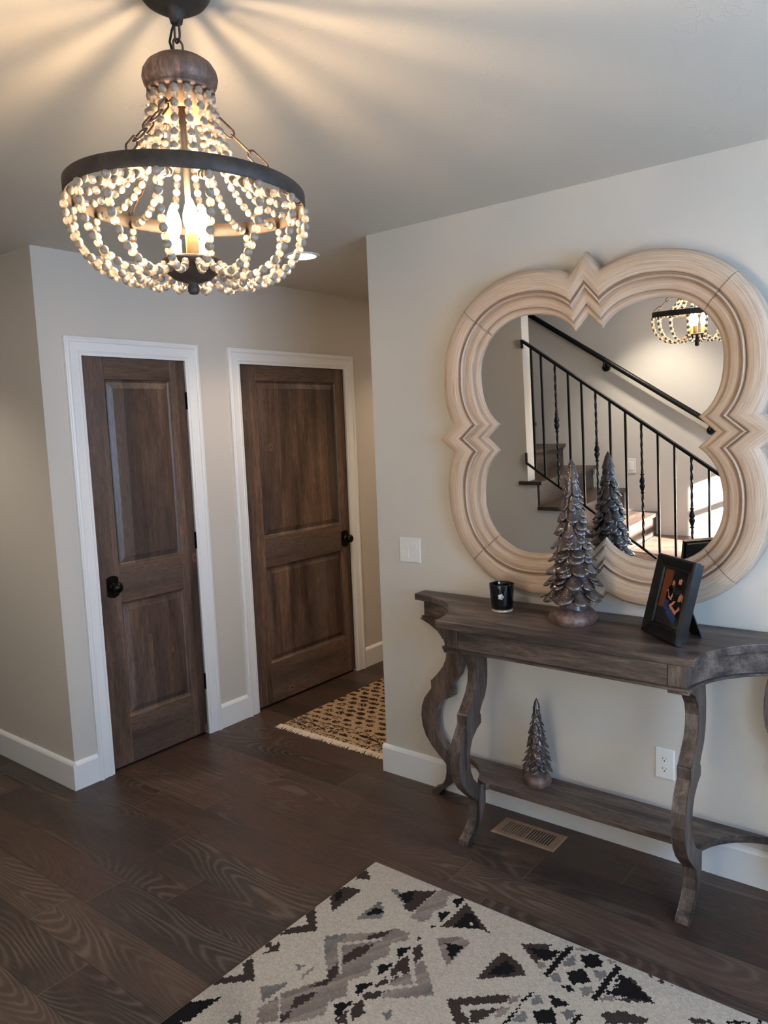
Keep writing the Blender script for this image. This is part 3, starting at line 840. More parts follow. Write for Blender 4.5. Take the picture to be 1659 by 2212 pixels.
def picture_frame():
    ex = Vector((0.76, -0.65, 0)).normalized()
    rz = math.atan2(ex.y, ex.x)
    root = thing('picture_frame', (1.307, -0.203, TTOP+0.0056), 'black picture frame holding a dark photograph of three people at the right of the tabletop', 'picture frame', rz)
    th = 0.255
    R = Matrix.Rotation(-th, 4, 'X')     # leans back
    Wf, Hf = 0.214, 0.272
    i0, i1, j0, j1 = 0.046, 0.183, 0.045, 0.228
    t = NT('black_lacquer'); v = t.coords()
    n = t.noise(v, 24, 4, 0.65, 1.0)
    t.set(Base_Color=t.ramp(n, [(0.4, rgb(12, 11, 11)), (0.7, rgb(30, 28, 27))]), Roughness=0.28)
    t.bump(n, 0.08, 0.004)
    m = MB()
    rings = [(0.0, 0.0, Wf, Hf, 0.018), (0.0, 0.0, Wf, Hf, 0.0), (0.006, 0.006, Wf-0.006, Hf-0.006, -0.004), (i0-0.012, j0-0.012, i1+0.012, j1+0.012, 0.0055), (i0-0.010, j0-0.010, i1+0.010, j1+0.010, 0.002), (i0-0.003, j0-0.003, i1+0.003, j1+0.003, 0.003), (i0, j0, i1, j1, 0.009), (i0, j0, i1, j1, 0.0135)]
    vs = []
    for (a, b, c, d_, y) in rings: vs += [(a, y, b), (c, y, b), (c, y, d_), (a, y, d_)]
    for k in range(len(rings)-1):
        m.add(vs, [(k*4+i, k*4+(i+1) % 4, (k+1)*4+(i+1) % 4, (k+1)*4+i) for i in range(4)])
    m.xf(R).build('moulding', t.mat, root)
    # stepped backing board a little smaller than the moulding
    MB().box((0.004, 0.0182, 0.014), (Wf-0.004, 0.034, Hf-0.004)).xf(R).build('backing_board', t.mat, root, 0.001)
    p = colour_grid('photograph', i1-i0, j1-j0, 44, 60, lambda a, b: photo_colour(a/(i1-i0), b/(j1-j0)), parent=root, rough=0.12)
    p.data.transform(R @ Matrix.Translation((i0, 0.0132, j0)))
    # easel leg behind
    L = MB()
    top = R @ Vector((Wf/2, 0.034, Hf*0.66))
    L.add([(Wf/2-0.022, top.y, top.z), (Wf/2+0.022, top.y, top.z), (Wf/2+0.034, 0.138, -0.0045), (Wf/2-0.034, 0.138, -0.0045),
           (Wf/2-0.022, top.y+0.003, top.z+0.001), (Wf/2+0.022, top.y+0.003, top.z+0.001), (Wf/2+0.034, 0.142, -0.0045), (Wf/2-0.034, 0.142, -0.0045)],
          [(0, 1, 2, 3), (4, 7, 6, 5), (0, 4, 5, 1), (1, 5, 6, 2), (2, 6, 7, 3), (3, 7, 4, 0)])
    L.build('easel_leg', t.mat, root)
picture_frame()

# ------------------------------------------------------------------ electric plates and floor register
def switch_plate():
    root = thing('light_switch', (0.1845, -0.0002, 1.092), 'white double rocker light switch on the wall left of the mirror', 'light switch')
    w2, h2 = 0.0595, 0.0575
    m = MB(); rings = [(w2, h2, 0.0), (w2, h2, -0.003), (w2-0.005, h2-0.005, -0.007)]
    vs = []
    for a, b, y in rings: vs += [(-a, y, -b), (a, y, -b), (a, y, b), (-a, y, b)]
    for k in range(2): m.add(vs, [(k*4+i, k*4+(i+1) % 4, (k+1)*4+(i+1) % 4, (k+1)*4+i) for i in range(4)])
    m.add(vs[8:], [(0, 1, 2, 3)])
    m.build('cover_plate', M_PLATE, root)
    for k, sx in enumerate((-0.0228, 0.0228)):
        s = 1 if k == 0 else -1
        y0, ym, y1 = -0.0125 if s > 0 else -0.0078, -0.0088, -0.0078 if s > 0 else -0.0125
        a, b = 0.0155, 0.031
        MB().add([(sx-a, -0.0069, -b), (sx+a, -0.0069, -b), (sx+a, -0.0069, b), (sx-a, -0.0069, b),
                  (sx-a, y0, -b), (sx+a, y0, -b), (sx-a, ym, 0), (sx+a, ym, 0), (sx-a, y1, b), (sx+a, y1, b)],
                 [(4, 5, 7, 6), (6, 7, 9, 8), (0, 1, 5, 4), (3, 8, 9, 2), (0, 4, 6, 8, 3), (1, 2, 9, 7, 5)]).build('rocker', M_PLATE, root)
    for sx in (-0.0228, 0.0228):
        for sz in (-0.049, 0.049):
            MB().lathe([(0.0, 0.0015), (0.002, 0.0012), (0.003, 0.0)], n=10).xf(Matrix.Translation((sx, -0.0068, sz)) @ Matrix.Rotation(PI/2, 4, 'X')).build('screw', M_PLATE, root)
switch_plate()
def outlet():
    root = thing('wall_outlet', (1.325, -0.0002, 0.367), 'white duplex wall outlet under the console table', 'outlet')
    w2, h2 = 0.0355, 0.0585
    m = MB(); rings = [(w2, h2, 0.0), (w2, h2, -0.003), (w2-0.004, h2-0.004, -0.006)]
    vs = []
    for a, b, y in rings: vs += [(-a, y, -b), (a, y, -b), (a, y, b), (-a, y, b)]
    for k in range(2): m.add(vs, [(k*4+i, k*4+(i+1) % 4, (k+1)*4+(i+1) % 4, (k+1)*4+i) for i in range(4)])
    m.add(vs[8:], [(0, 1, 2, 3)])
    m.build('cover_plate', M_PLATE, root)
    for cz in (0.0195, -0.0195):
        pl = []
        for k in range(24):
            a = 2*PI*k/24; pl.append((0.0168*math.cos(a), max(-0.0125, min(0.0125, 0.0168*math.sin(a)))+cz))
        ro = MB().prism(pl, -0.0061, -0.0075, 'xzy').build('receptacle', M_PLATE, root)
        sl_ = MB().box((-0.0072, -0.0080, cz-0.001), (-0.0056, -0.00752, cz+0.0075)).box((0.0056, -0.0080, cz), (0.0070, -0.00752, cz+0.0068))
        sl_.prism([(0.0026*math.cos(2*PI*k/10), cz-0.0068+0.0026*math.sin(2*PI*k/10)) for k in range(10)], -0.0080, -0.00752, 'xzy')
        sl_.build('slots', M_SLOT, ro)
    MB().lathe([(0.0, 0.0014), (0.0022, 0.001), (0.0028, 0.0)], n=10).xf(Matrix.Translation((0, -0.006, 0)) @ Matrix.Rotation(PI/2, 4, 'X')).build('screw', M_PLATE, root)
outlet()
def register():
    root = thing('floor_register', (0.830, -0.143, 0.0005), 'tan metal floor register with slotted grille beneath the console table', 'vent')
    mt = plain('register_tan', rgb(150, 122, 98), 0.45, 0.25)
    w2, h2 = 0.139, 0.067
    m = MB()
    # plate with slots: build as strips between slots
    xs = []
    for bank in (-1, 1):
        for k in range(9):
            xc = bank*0.054+(k-4)*0.0115
            xs.append((xc-0.0029 if bank < 0 else xc-0.0036, xc+0.0029 if bank < 0 else xc+0.0036))
    z0, z1 = 0.0005, 0.0042
    yb = 0.043
    m.box((-w2+0.006, -h2+0.006, z0), (w2-0.006, -yb, z1)).box((-w2+0.006, yb, z0), (w2-0.006, h2-0.006, z1))
    cur = -w2+0.006
    for a, b in xs:
        m.box((cur, -yb, z0), (a, yb, z1)); cur = b
    m.box((cur, -yb, z0), (w2-0.006, yb, z1))
    vs = [(-w2, -h2, 0), (w2, -h2, 0), (w2, h2, 0), (-w2, h2, 0), (-w2+0.006, -h2+0.006, z1), (w2-0.006, -h2+0.006, z1), (w2-0.006, h2-0.006, z1), (-w2+0.006, h2-0.006, z1)]
    m.add(vs, [(i, (i+1) % 4, 4+(i+1) % 4, 4+i) for i in range(4)])
    m.build('grille', mt, root)
    MB().box((-0.12, -0.05, 0.0001), (0.12, 0.05, 0.0004)).build('duct_opening', M_SLOT, root)
    # damper blade showing through the left bank
    MB().box((-0.108, -0.042, 0.0005), (-0.002, 0.042, 0.0010)).build('damper', plain('damper_tan', rgb(84, 64, 52), 0.5, 0.3), root)
register()

# ------------------------------------------------------------------ chandelier
def emission(name, c, strength):
    t = NT(name)
    t.b.inputs['Base Color'].default_value = c
    t.b.inputs['Emission Color'].default_value = c
    t.b.inputs['Emission Strength'].default_value = strength
    return t.mat
def bead_glass():
    t = NT('clear_bead')
    tr = t.n('ShaderNodeBsdfTransparent'); tr.inputs[0].default_value = (0.96, 0.93, 0.88, 1)
    gl = t.n('ShaderNodeBsdfGlossy'); gl.inputs['Roughness'].default_value = 0.18; gl.inputs['Color'].default_value = (0.98, 0.94, 0.88, 1)
    tl = t.n('ShaderNodeBsdfTranslucent'); tl.inputs['Color'].default_value = (0.95, 0.88, 0.78, 1)
    m1 = t.n('ShaderNodeMixShader'); m1.inputs[0].default_value = 0.62; t.l(tr.outputs[0], m1.inputs[1]); t.l(gl.outputs[0], m1.inputs[2])
    m2 = t.n('ShaderNodeMixShader'); m2.inputs[0].default_value = 0.25; t.l(m1.outputs[0], m2.inputs[1]); t.l(tl.outputs[0], m2.inputs[2])
    t.l(m2.outputs[0], t.t.nodes['Material Output'].inputs[0])
    return t.mat
def link_ring(a, b, n=20):
    """oval chain link outline in local xz: half length a along z, half width b"""
    pts = []
    for k in range(n):
        t_ = 2*PI*k/n; x = b*math.cos(t_); z = b*math.sin(t_)+(a-b)*(1 if math.sin(t_) >= 0 else -1)
        pts.append((x, 0, z))
    return pts
def chain(mb, p, q, count, wire, wid, mi=0):
    p = Vector(p); q = Vector(q); dd = q-p; L = dd.length; dn = dd.normalized()
    half = L/count/2+wire*1.2
    M0 = dn.to_track_quat('Z', 'Y').to_matrix().to_4x4()
    for k in range(count):
        c = p+dd*((k+0.5)/count)
        M = Matrix.Translation(c) @ M0 @ Matrix.Rotation((PI/2 if k % 2 else 0.25), 4, 'Z')
        mb.tube([M @ Vector(v) for v in link_ring(half, wid)], wire, 6, mi, closed=True)
def chandelier():
    cx, cy = 0.956, -1.745
    root = thing('bead_chandelier', (cx, cy, H), 'wooden and clear bead chandelier with dark metal ring hanging by a chain from the ceiling', 'chandelier')
    vd = Vector((0.781, -0.624, 0)); rt = Vector((0.624, 0.781, 0))      # towards the camera / to the right of the photo
    Z = lambda z: z-H
    def pol(rad, a_deg, z): 
        a = math.radians(a_deg); p = rt*(rad*math.cos(a))+vd*(rad*math.sin(a))
        return Vector((p.x, p.y, Z(z)))
    TILT = -0.040
    def tilt(p): return Vector((p.x, p.y, p.z+TILT*(p.x*rt.x+p.y*rt.y)))
    # canopy
    MB().lathe([(0.070, 0.0), (0.0705, -0.006), (0.067, -0.016), (0.058, -0.027), (0.044, -0.036), (0.026, -0.042), (0.0165, -0.044), (0.0135, -0.056), (0.011, -0.066), (0.0, -0.067)], n=40).build('canopy', M_BRONZE, root)
    m = MB()
    chain(m, (0, 0, -0.060), (0, 0, Z(2.371)), 2, 0.0024, 0.0115)
    m.build('hanging_chain', M_RUST, root)
    m = MB(); m.tube([(0.0, -0.004, -0.064), rt*-0.010+Vector((0, 0, -0.08)), rt*-0.015+Vector((0, 0, -0.10)), rt*-0.010+Vector((0, 0, -0.122)), (0, 0, Z(2.373))], 0.0024, 6)
    m.build('cord', M_SLOT, root)
    # turned cap
    cap = MB().lathe([(0.0, Z(2.374)), (0.030, Z(2.374)), (0.050, Z(2.370)), (0.063, Z(2.361)), (0.0705, Z(2.349)), (0.0725, Z(2.338)), (0.0695, Z(2.326)), (0.0630, Z(2.319)), (0.0615, Z(2.317)), (0.0645, Z(2.315)), (0.0650, Z(2.311)), (0.061, Z(2.308)), (0.0, Z(2.308))], n=44)
    cap.build('turned_cap', M_CAP, root)
    band = plain('cap_band_wood', rgb(196, 160, 126), 0.5)
    MB().lathe([(0.0505, Z(2.3079)), (0.0505, Z(2.270)), (0.0480, Z(2.270)), (0.0480, Z(2.3079))], n=40, cap=False).build('cap_band', band, root)
    MB().lathe([(0.0, Z(2.3078)), (0.0085, Z(2.3078)), (0.0085, Z(2.255)), (0.0058, Z(2.250)), (0.0058, Z(2.000)), (0, Z(1.999))], n=14).build('stem', M_BRONZE, root)
    # metal ring
    m = MB(); n = 96; vs = []
    prof = [(0.2285, 2.0985), (0.2305, 2.1005), (0.2305, 2.1255), (0.2285, 2.1275), (0.2265, 2.1255), (0.2265, 2.1005)]
    for k in range(n):
        for (rad, z) in prof: vs.append(tilt(pol(rad, 360*k/n, z)))
    q = len(prof)
    m.add(vs, [(k*q+i, ((k+1) % n)*q+i, ((k+1) % n)*q+(i+1) % q, k*q+(i+1) % q) for k in range(n) for i in range(q)], 0, True)
    o = m.build('ring', M_BRONZE, root); es = o.modifiers.new('split', 'EDGE_SPLIT'); es.split_angle = math.radians(50)
    # chains between cap and ring
    for a in (356, 115, 236):
        m = MB(); chain(m, pol(0.030, a, 2.300), tilt(pol(0.2235, a, 2.128)), 6, 0.0020, 0.0085)
        m.build('support_chain', M_RUST, root)
    # bead strands
    wood = NT('grey_wood_bead'); v = wood.coords(); nz = wood.noise(v, 160, 3)
    wood.set(Base_Color=wood.ramp(nz, [(0.3, rgb(112, 101, 89)), (0.7, rgb(152, 140, 125))]), Roughness=0.5)
    clear = bead_glass()
    wire = M_RUST
    def strand(path, name, step=0.0152):
        # resample the path
        P = [Vector(p) for p in path]
        D = [0.0]
        for i in range(1, len(P)): D.append(D[-1]+(P[i]-P[i-1]).length)
        def at(s_):
            for i in range(1, len(P)):
                if s_ <= D[i] or i == len(P)-1:
                    f = (s_-D[i-1])/(D[i]-D[i-1]); return P[i-1].lerp(P[i], f)
        m = MB(); k = 0; s_ = 0.009
        while s_ < D[-1]-0.006:
            c = at(s_)
            if k % 2 == 0: m.ball(c, 0.0081, 10, 7, 0)
            else:
                dr = (at(min(D[-1], s_+0.003))-at(max(0, s_-0.003))).normalized()
                b = MB().lathe([(0.0, -0.0066), (0.0048, -0.0062), (0.0074, -0.0030), (0.0074, 0.0030), (0.0048, 0.0062), (0, 0.0066)], n=8, mi=1, smooth=False)
                b.xf(Matrix.Translation(c) @ dr.to_track_quat('Z', 'Y').to_matrix().to_4x4())
                m.add(b.v, b.f, 1, False)
            s_ += step; k += 1
        m.tube([P[0]]+[at(D[-1]*i/12) for i in range(1, 12)]+[P[-1]], 0.0007, 4, 2)
        m.build(name, [wood.mat, clear, wire], root)
    def smooth(pts, n=26):
        out = []
        for i in range(len(pts)-1):
            p0 = pts[max(0, i-1)]; p1 = pts[i]; p2 = pts[i+1]; p3 = pts[min(len(pts)-1, i+2)]
            for k in range(n//4):
                t_ = k/(n//4)
                out.append(0.5*((2*p1)+(-p0+p2)*t_+(2*p0-5*p1+4*p2-p3)*t_*t_+(-p0+3*p1-3*p2+p3)*t_**3))
        out.append(pts[-1]); return out
    rng = random.Random(5)
    for k in range(16):
        a = 11.25+22.5*k
        j = rng.uniform(-2.0, 2.0)
        up = [(0.058, 2.308), (0.064, 2.270), (0.078, 2.215), (0.102, 2.165), (0.145, 2.120), (0.190, 2.104), (0.2245, 2.1035)]
        strand(smooth([pol(r_, a+j*0.5, z) if r_ < 0.12 else tilt(pol(r_, a+j*0.5, z)) for r_, z in up]), 'upper_bead_strand')
        b = a
        lo = [(0.2285, 2.101), (0.2290, 2.065), (0.2190, 2.025), (0.1940, 1.988), (0.1560, 1.964), (0.1150, 1.957), (0.080, 1.966), (0.0585, 1.986)]
        strand(smooth([tilt(pol(r_, b+j, z)) if r_ > 0.1 else pol(r_, b, z) for r_, z in lo]), 'lower_bead_strand')
    # bowl, finial, candles, bulbs
    MB().lathe([(0.0, Z(1.998)), (0.050, Z(1.998)), (0.0585, Z(1.995)), (0.0575, Z(1.984)), (0.050, Z(1.970)), (0.036, Z(1.959)), (0.018, Z(1.953)), (0.0105, Z(1.951)), (0.0095, Z(1.949)), (0.0115, Z(1.943)), (0.0115, Z(1.935)), (0.008, Z(1.930)), (0.0, Z(1.9285))], n=32).build('bowl', M_BRONZE, root)
    wax = plain('candle_sleeve', rgb(226, 178, 112), 0.5)
    bm_ = emission('bulb_glow', (1.0, 0.70, 0.41, 1), BULB)
    for a in (85, 205, 325):
        p = pol(0.034, a, 2.0)
        MB().lathe([(0.0125, Z(1.9985)), (0.0128, Z(2.036)), (0.011, Z(2.039)), (0.0, Z(2.039))], (p.x, p.y, 0), 18).build('candle_sleeve', wax, root)
        MB().lathe([(0.0, Z(2.0395)), (0.0075, Z(2.0395)), (0.0105, Z(2.048)), (0.0150, Z(2.062)), (0.0150, Z(2.074)), (0.0105, Z(2.090)), (0.0050, Z(2.103)), (0.0, Z(2.110))], (p.x, p.y, 0), 16).build('bulb', bm_, root)
chandelier()

# ------------------------------------------------------------------ recessed ceiling light
def can_light(x, y, label, power=CAN*1.6, tint=(1.0, 0.75, 0.52), cone=118):
    root = thing('recessed_light', (x, y, H), label, 'ceiling light', 0, 'recessed lights along the hall ceiling')
    sp = bpy.data.lights.new('can_beam', 'SPOT'); sp.energy = power; sp.color = tint; sp.spot_size = math.radians(cone); sp.spot_blend = 0.7; sp.shadow_soft_size = 0.05
    so_ = bpy.data.objects.new('can_beam', sp); COL.objects.link(so_); so_.parent = root; so_.location = (0, 0, -0.012)
    MB().lathe([(0.0695, -0.003), (0.072, -0.0055), (0.086, -0.004), (0.090, 0.0), (0.066, 0.0)], n=40, cap=False).build('trim_ring', M_TRIM, root)
    MB().lathe([(0.0, -0.0042), (0.040, -0.0042), (0.069, -0.0040)], n=36, cap=False).build('lens', emission('can_glow', (1.0, 0.80, 0.66, 1), CAN), root)
can_light(-0.470, 0.072, 'round white recessed ceiling light glowing at the hall entrance behind the chandelier')
can_light(-0.470, 1.60, 'recessed ceiling light deeper in the hall, hidden past the mirror wall corner')
can_light(-1.75, -1.72, 'added recessed light brightening the side passage at the left, out of view', 30, (1.0, 0.92, 0.76), 112)  # added lamp: lifts the left wall and the stair side wall
can_light(0.25, -2.95, 'added recessed light above the stair landing, brightening the stair wall', 62, (1.0, 0.90, 0.76), 104)  # added lamp: lifts the stair wall reflected in the mirror

# ------------------------------------------------------------------ stairs seen in the mirror
def stairs():
    root = thing('staircase', (0.0, -2.9, 0), 'dark wooden staircase climbing beside the wall behind the photographer, seen in the mirror', 'staircase')
    M = Matrix.Translation((0, 2.9, 0))
    y0, y1 = -3.398, -2.385
    skirt = M_WALL
    LZ = 0.515
    # lower flight: three risers up to the landing
    for k in range(2):
        x1 = 1.72-0.27*k; z = LZ/3*(k+1)
        MB().box((x1-0.30, y0, z-0.028), (x1, y1, z)).xf(M).build('tread', M_STAIR, root, 0.004)
        MB().box((x1-0.045, y0, LZ/3*k+0.0005), (x1-0.027, y1-0.02, z-0.0285)).xf(M).build('riser', M_STAIR, root)
    MB().box((1.13, y0, LZ*2/3+0.0005), (1.148, y1-0.02, LZ-0.0285)).xf(M).build('riser', M_STAIR, root)
    MB().box((0.16, y0, LZ-0.028), (1.18, y1, LZ)).xf(M).build('landing', M_FLOOR, root, 0.004)
    nose = [0.185, -0.075, -0.335, -0.60, -0.865, -1.125]
    for k, nx in enumerate(nose):
        z = LZ+0.187*(k+1)
        # the upper treads run in behind the side wall
        ye = y1 if k < 3 else -2.515
        xb = nx-0.30 if k != 2 else nx-0.30
        mb = MB()
        if k == 2:
            mb.box((nx-0.30, y0, z-0.028), (nx, -2.515, z)).box((-0.449, -2.5149, z-0.028), (nx, y1, z)).box((-0.52, -2.399, z-0.028), (-0.4491, y1, z))
        else: mb.box((nx-0.30, y0, z-0.028), (nx, ye, z))
        mb.xf(M).build('tread', M_STAIR, root, 0.003)
        MB().box((nx-0.046, y0, z-0.187+0.0005), (nx-0.028, ye-(0.022 if k < 3 else 0), z-0.0285)).xf(M).build('riser', M_STAIR, root)
    # closed painted side below the treads
    s = MB()
    L1 = LZ-0.0285
    poly = [(-0.4495, 0.0005), (1.129, 0.0005), (1.129, L1), (nose[0]-0.047, L1), (nose[0]-0.047, L1+0.187), (nose[1]-0.047, L1+0.187), (nose[1]-0.047, L1+0.374), (nose[2]-0.047, L1+0.374), (nose[2]-0.047, L1+0.560), (-0.4495, L1+0.560)]
    s.prism(poly, -2.43, -2.4005, 'xzy')
    s.xf(M).build('side_panel', skirt, root)
stairs()
def stair_railing():
    root = thing('stair_railing', (0.0, -2.38, 0.0), 'black iron stair railing with straight and knuckled balusters, seen in the mirror', 'railing')
    Y = 0.0
    zt = lambda x: 2.093-0.7160*(x+0.429)
    zb = lambda x: 1.212-0.690*(x+0.442)
    def bar(mb, p, q, w2, h2):
        p = Vector(p); q = Vector(q); dr = (q-p).normalized(); up = Vector((0, 1, 0)).cross(dr)*-1
        vs = []
        for e in (p, q):
            for a, b in ((-1, -1), (1, -1), (1, 1), (-1, 1)): vs.append(e+Vector((0, a*w2, 0))+up*(b*h2))
        mb.add(vs, [(0, 1, 2, 3), (7, 6, 5, 4)]+[(i, 4+i, 4+(i+1) % 4, (i+1) % 4) for i in range(4)])
    m = MB(); bar(m, (-0.44, Y, zt(-0.44)), (1.40, Y, zt(1.40)), 0.016, 0.009)
    m.box((-0.446, Y-0.010, zt(-0.44)-0.055), (-0.434, Y+0.010, zt(-0.44)+0.008))
    m.build('top_rail', M_IRON, root)
    m = MB(); bar(m, (-0.445, Y, zb(-0.445)), (0.50, Y, zb(0.50)), 0.008, 0.007)
    m.box((-0.450, Y-0.008, zb(-0.445)-0.006), (-0.438, Y+0.008, zb(-0.445)+0.075))
    m.build('bottom_rail', M_IRON, root)
    bx = [-0.371, -0.296, -0.192, -0.095, 0.002, 0.101, 0.200, 0.306, 0.413, 0.521, 0.628, 0.734, 0.842, 0.95, 1.057, 1.164, 1.271, 1.385]
    kn = {2: 1.500, 5: 1.289, 8: 1.072, 11: 0.850, 14: 0.64}
    for i, x in enumerate(bx):
        zt_ = zt(x)-0.008
        zl = zb(x) if x < 0.50 else (0.5155 if x < 1.17 else 0.36)
        if i == len(bx)-1: zl = 0.345
        m = MB()
        if i in kn:
            # twisted square bar
            n = 70; vs = []
            for k in range(n+1):
                z = zl+(zt_-zl)*k/n; tw = 0 if abs(z-kn[i]) > 0.42 else (z-kn[i]+0.42)*26
                for c in range(4):
                    a = PI/4+c*PI/2+tw; vs.append((x+0.0088*math.cos(a), Y+0.0088*math.sin(a), z))
            m.add(vs, [(k*4+c, k*4+(c+1) % 4, (k+1)*4+(c+1) % 4, (k+1)*4+c) for k in range(n) for c in range(4)])
            o = m.build('baluster', M_IRON, root)
            zc = kn[i]
            MB().lathe([(0.0085, zc-0.068), (0.0155, zc-0.062), (0.0085, zc-0.054), (0.011, zc-0.045), (0.0185, zc-0.022), (0.0185, zc-0.010), (0.013, zc-0.002), (0.013, zc+0.002), (0.0185, zc+0.010), (0.0185, zc+0.022), (0.011, zc+0.045), (0.0085, zc+0.054), (0.0155, zc+0.062), (0.0085, zc+0.068)], (x, Y, 0), 12).build('knuckle', M_IRON, o)
        else:
            w_ = 0.0068 if i < len(bx)-1 else 0.016
            m.box((x-w_, Y-w_, zl), (x+w_, Y+w_, zt_)).build('baluster' if i < len(bx)-1 else 'newel_post', M_IRON, root)
stair_railing()
def wall_handrail():
    root = thing('wall_handrail', (0, -3.34, 0), 'black wall-mounted handrail rising along the stair wall in the mirror', 'handrail')
    zt = lambda x: 2.352-0.6605*(x+0.846)
    MB().tube([(-1.35, 0, zt(-1.35)), (0.60, 0, zt(0.60)), (0.625, -0.012, zt(0.625)), (0.63, -0.045, zt(0.63))], 0.020, 14).build('rail', M_IRON, root)
    for x in (-0.222, 0.585, -1.1):
        z = zt(x)
        b = MB().tube([(x, 0, z-0.021), (x, -0.004, z-0.045), (x, -0.028, z-0.062), (x, -0.052, z-0.066)], 0.006, 8)
        b.lathe([(0.0, 0.0), (0.030, 0.0), (0.030, 0.006), (0.012, 0.012), (0.0, 0.013)], n=20) if False else None
        o = b.build('bracket', M_IRON, root)
        MB().lathe([(0.034, 0.0), (0.033, 0.008), (0.014, 0.014), (0.0, 0.015)], n=22).xf(Matrix.Translation((x, -0.0595, z-0.066)) @ Matrix.Rotation(-PI/2, 4, 'X')).build('rosette', M_IRON, o)
wall_handrail()
def stair_switch():
    root = thing('light_switch', (-0.036, -3.3998, 1.071), 'white single light switch on the stair wall seen between balusters in the mirror', 'light switch')
    MB().box((-0.036, 0, -0.058), (0.036, 0.006, 0.058)).build('cover_plate', M_PLATE, root, 0.002)
    MB().box((-0.016, 0.0061, -0.033), (0.016, 0.010, 0.033)).build('rocker', M_TRIM, root, 0.001)
stair_switch()

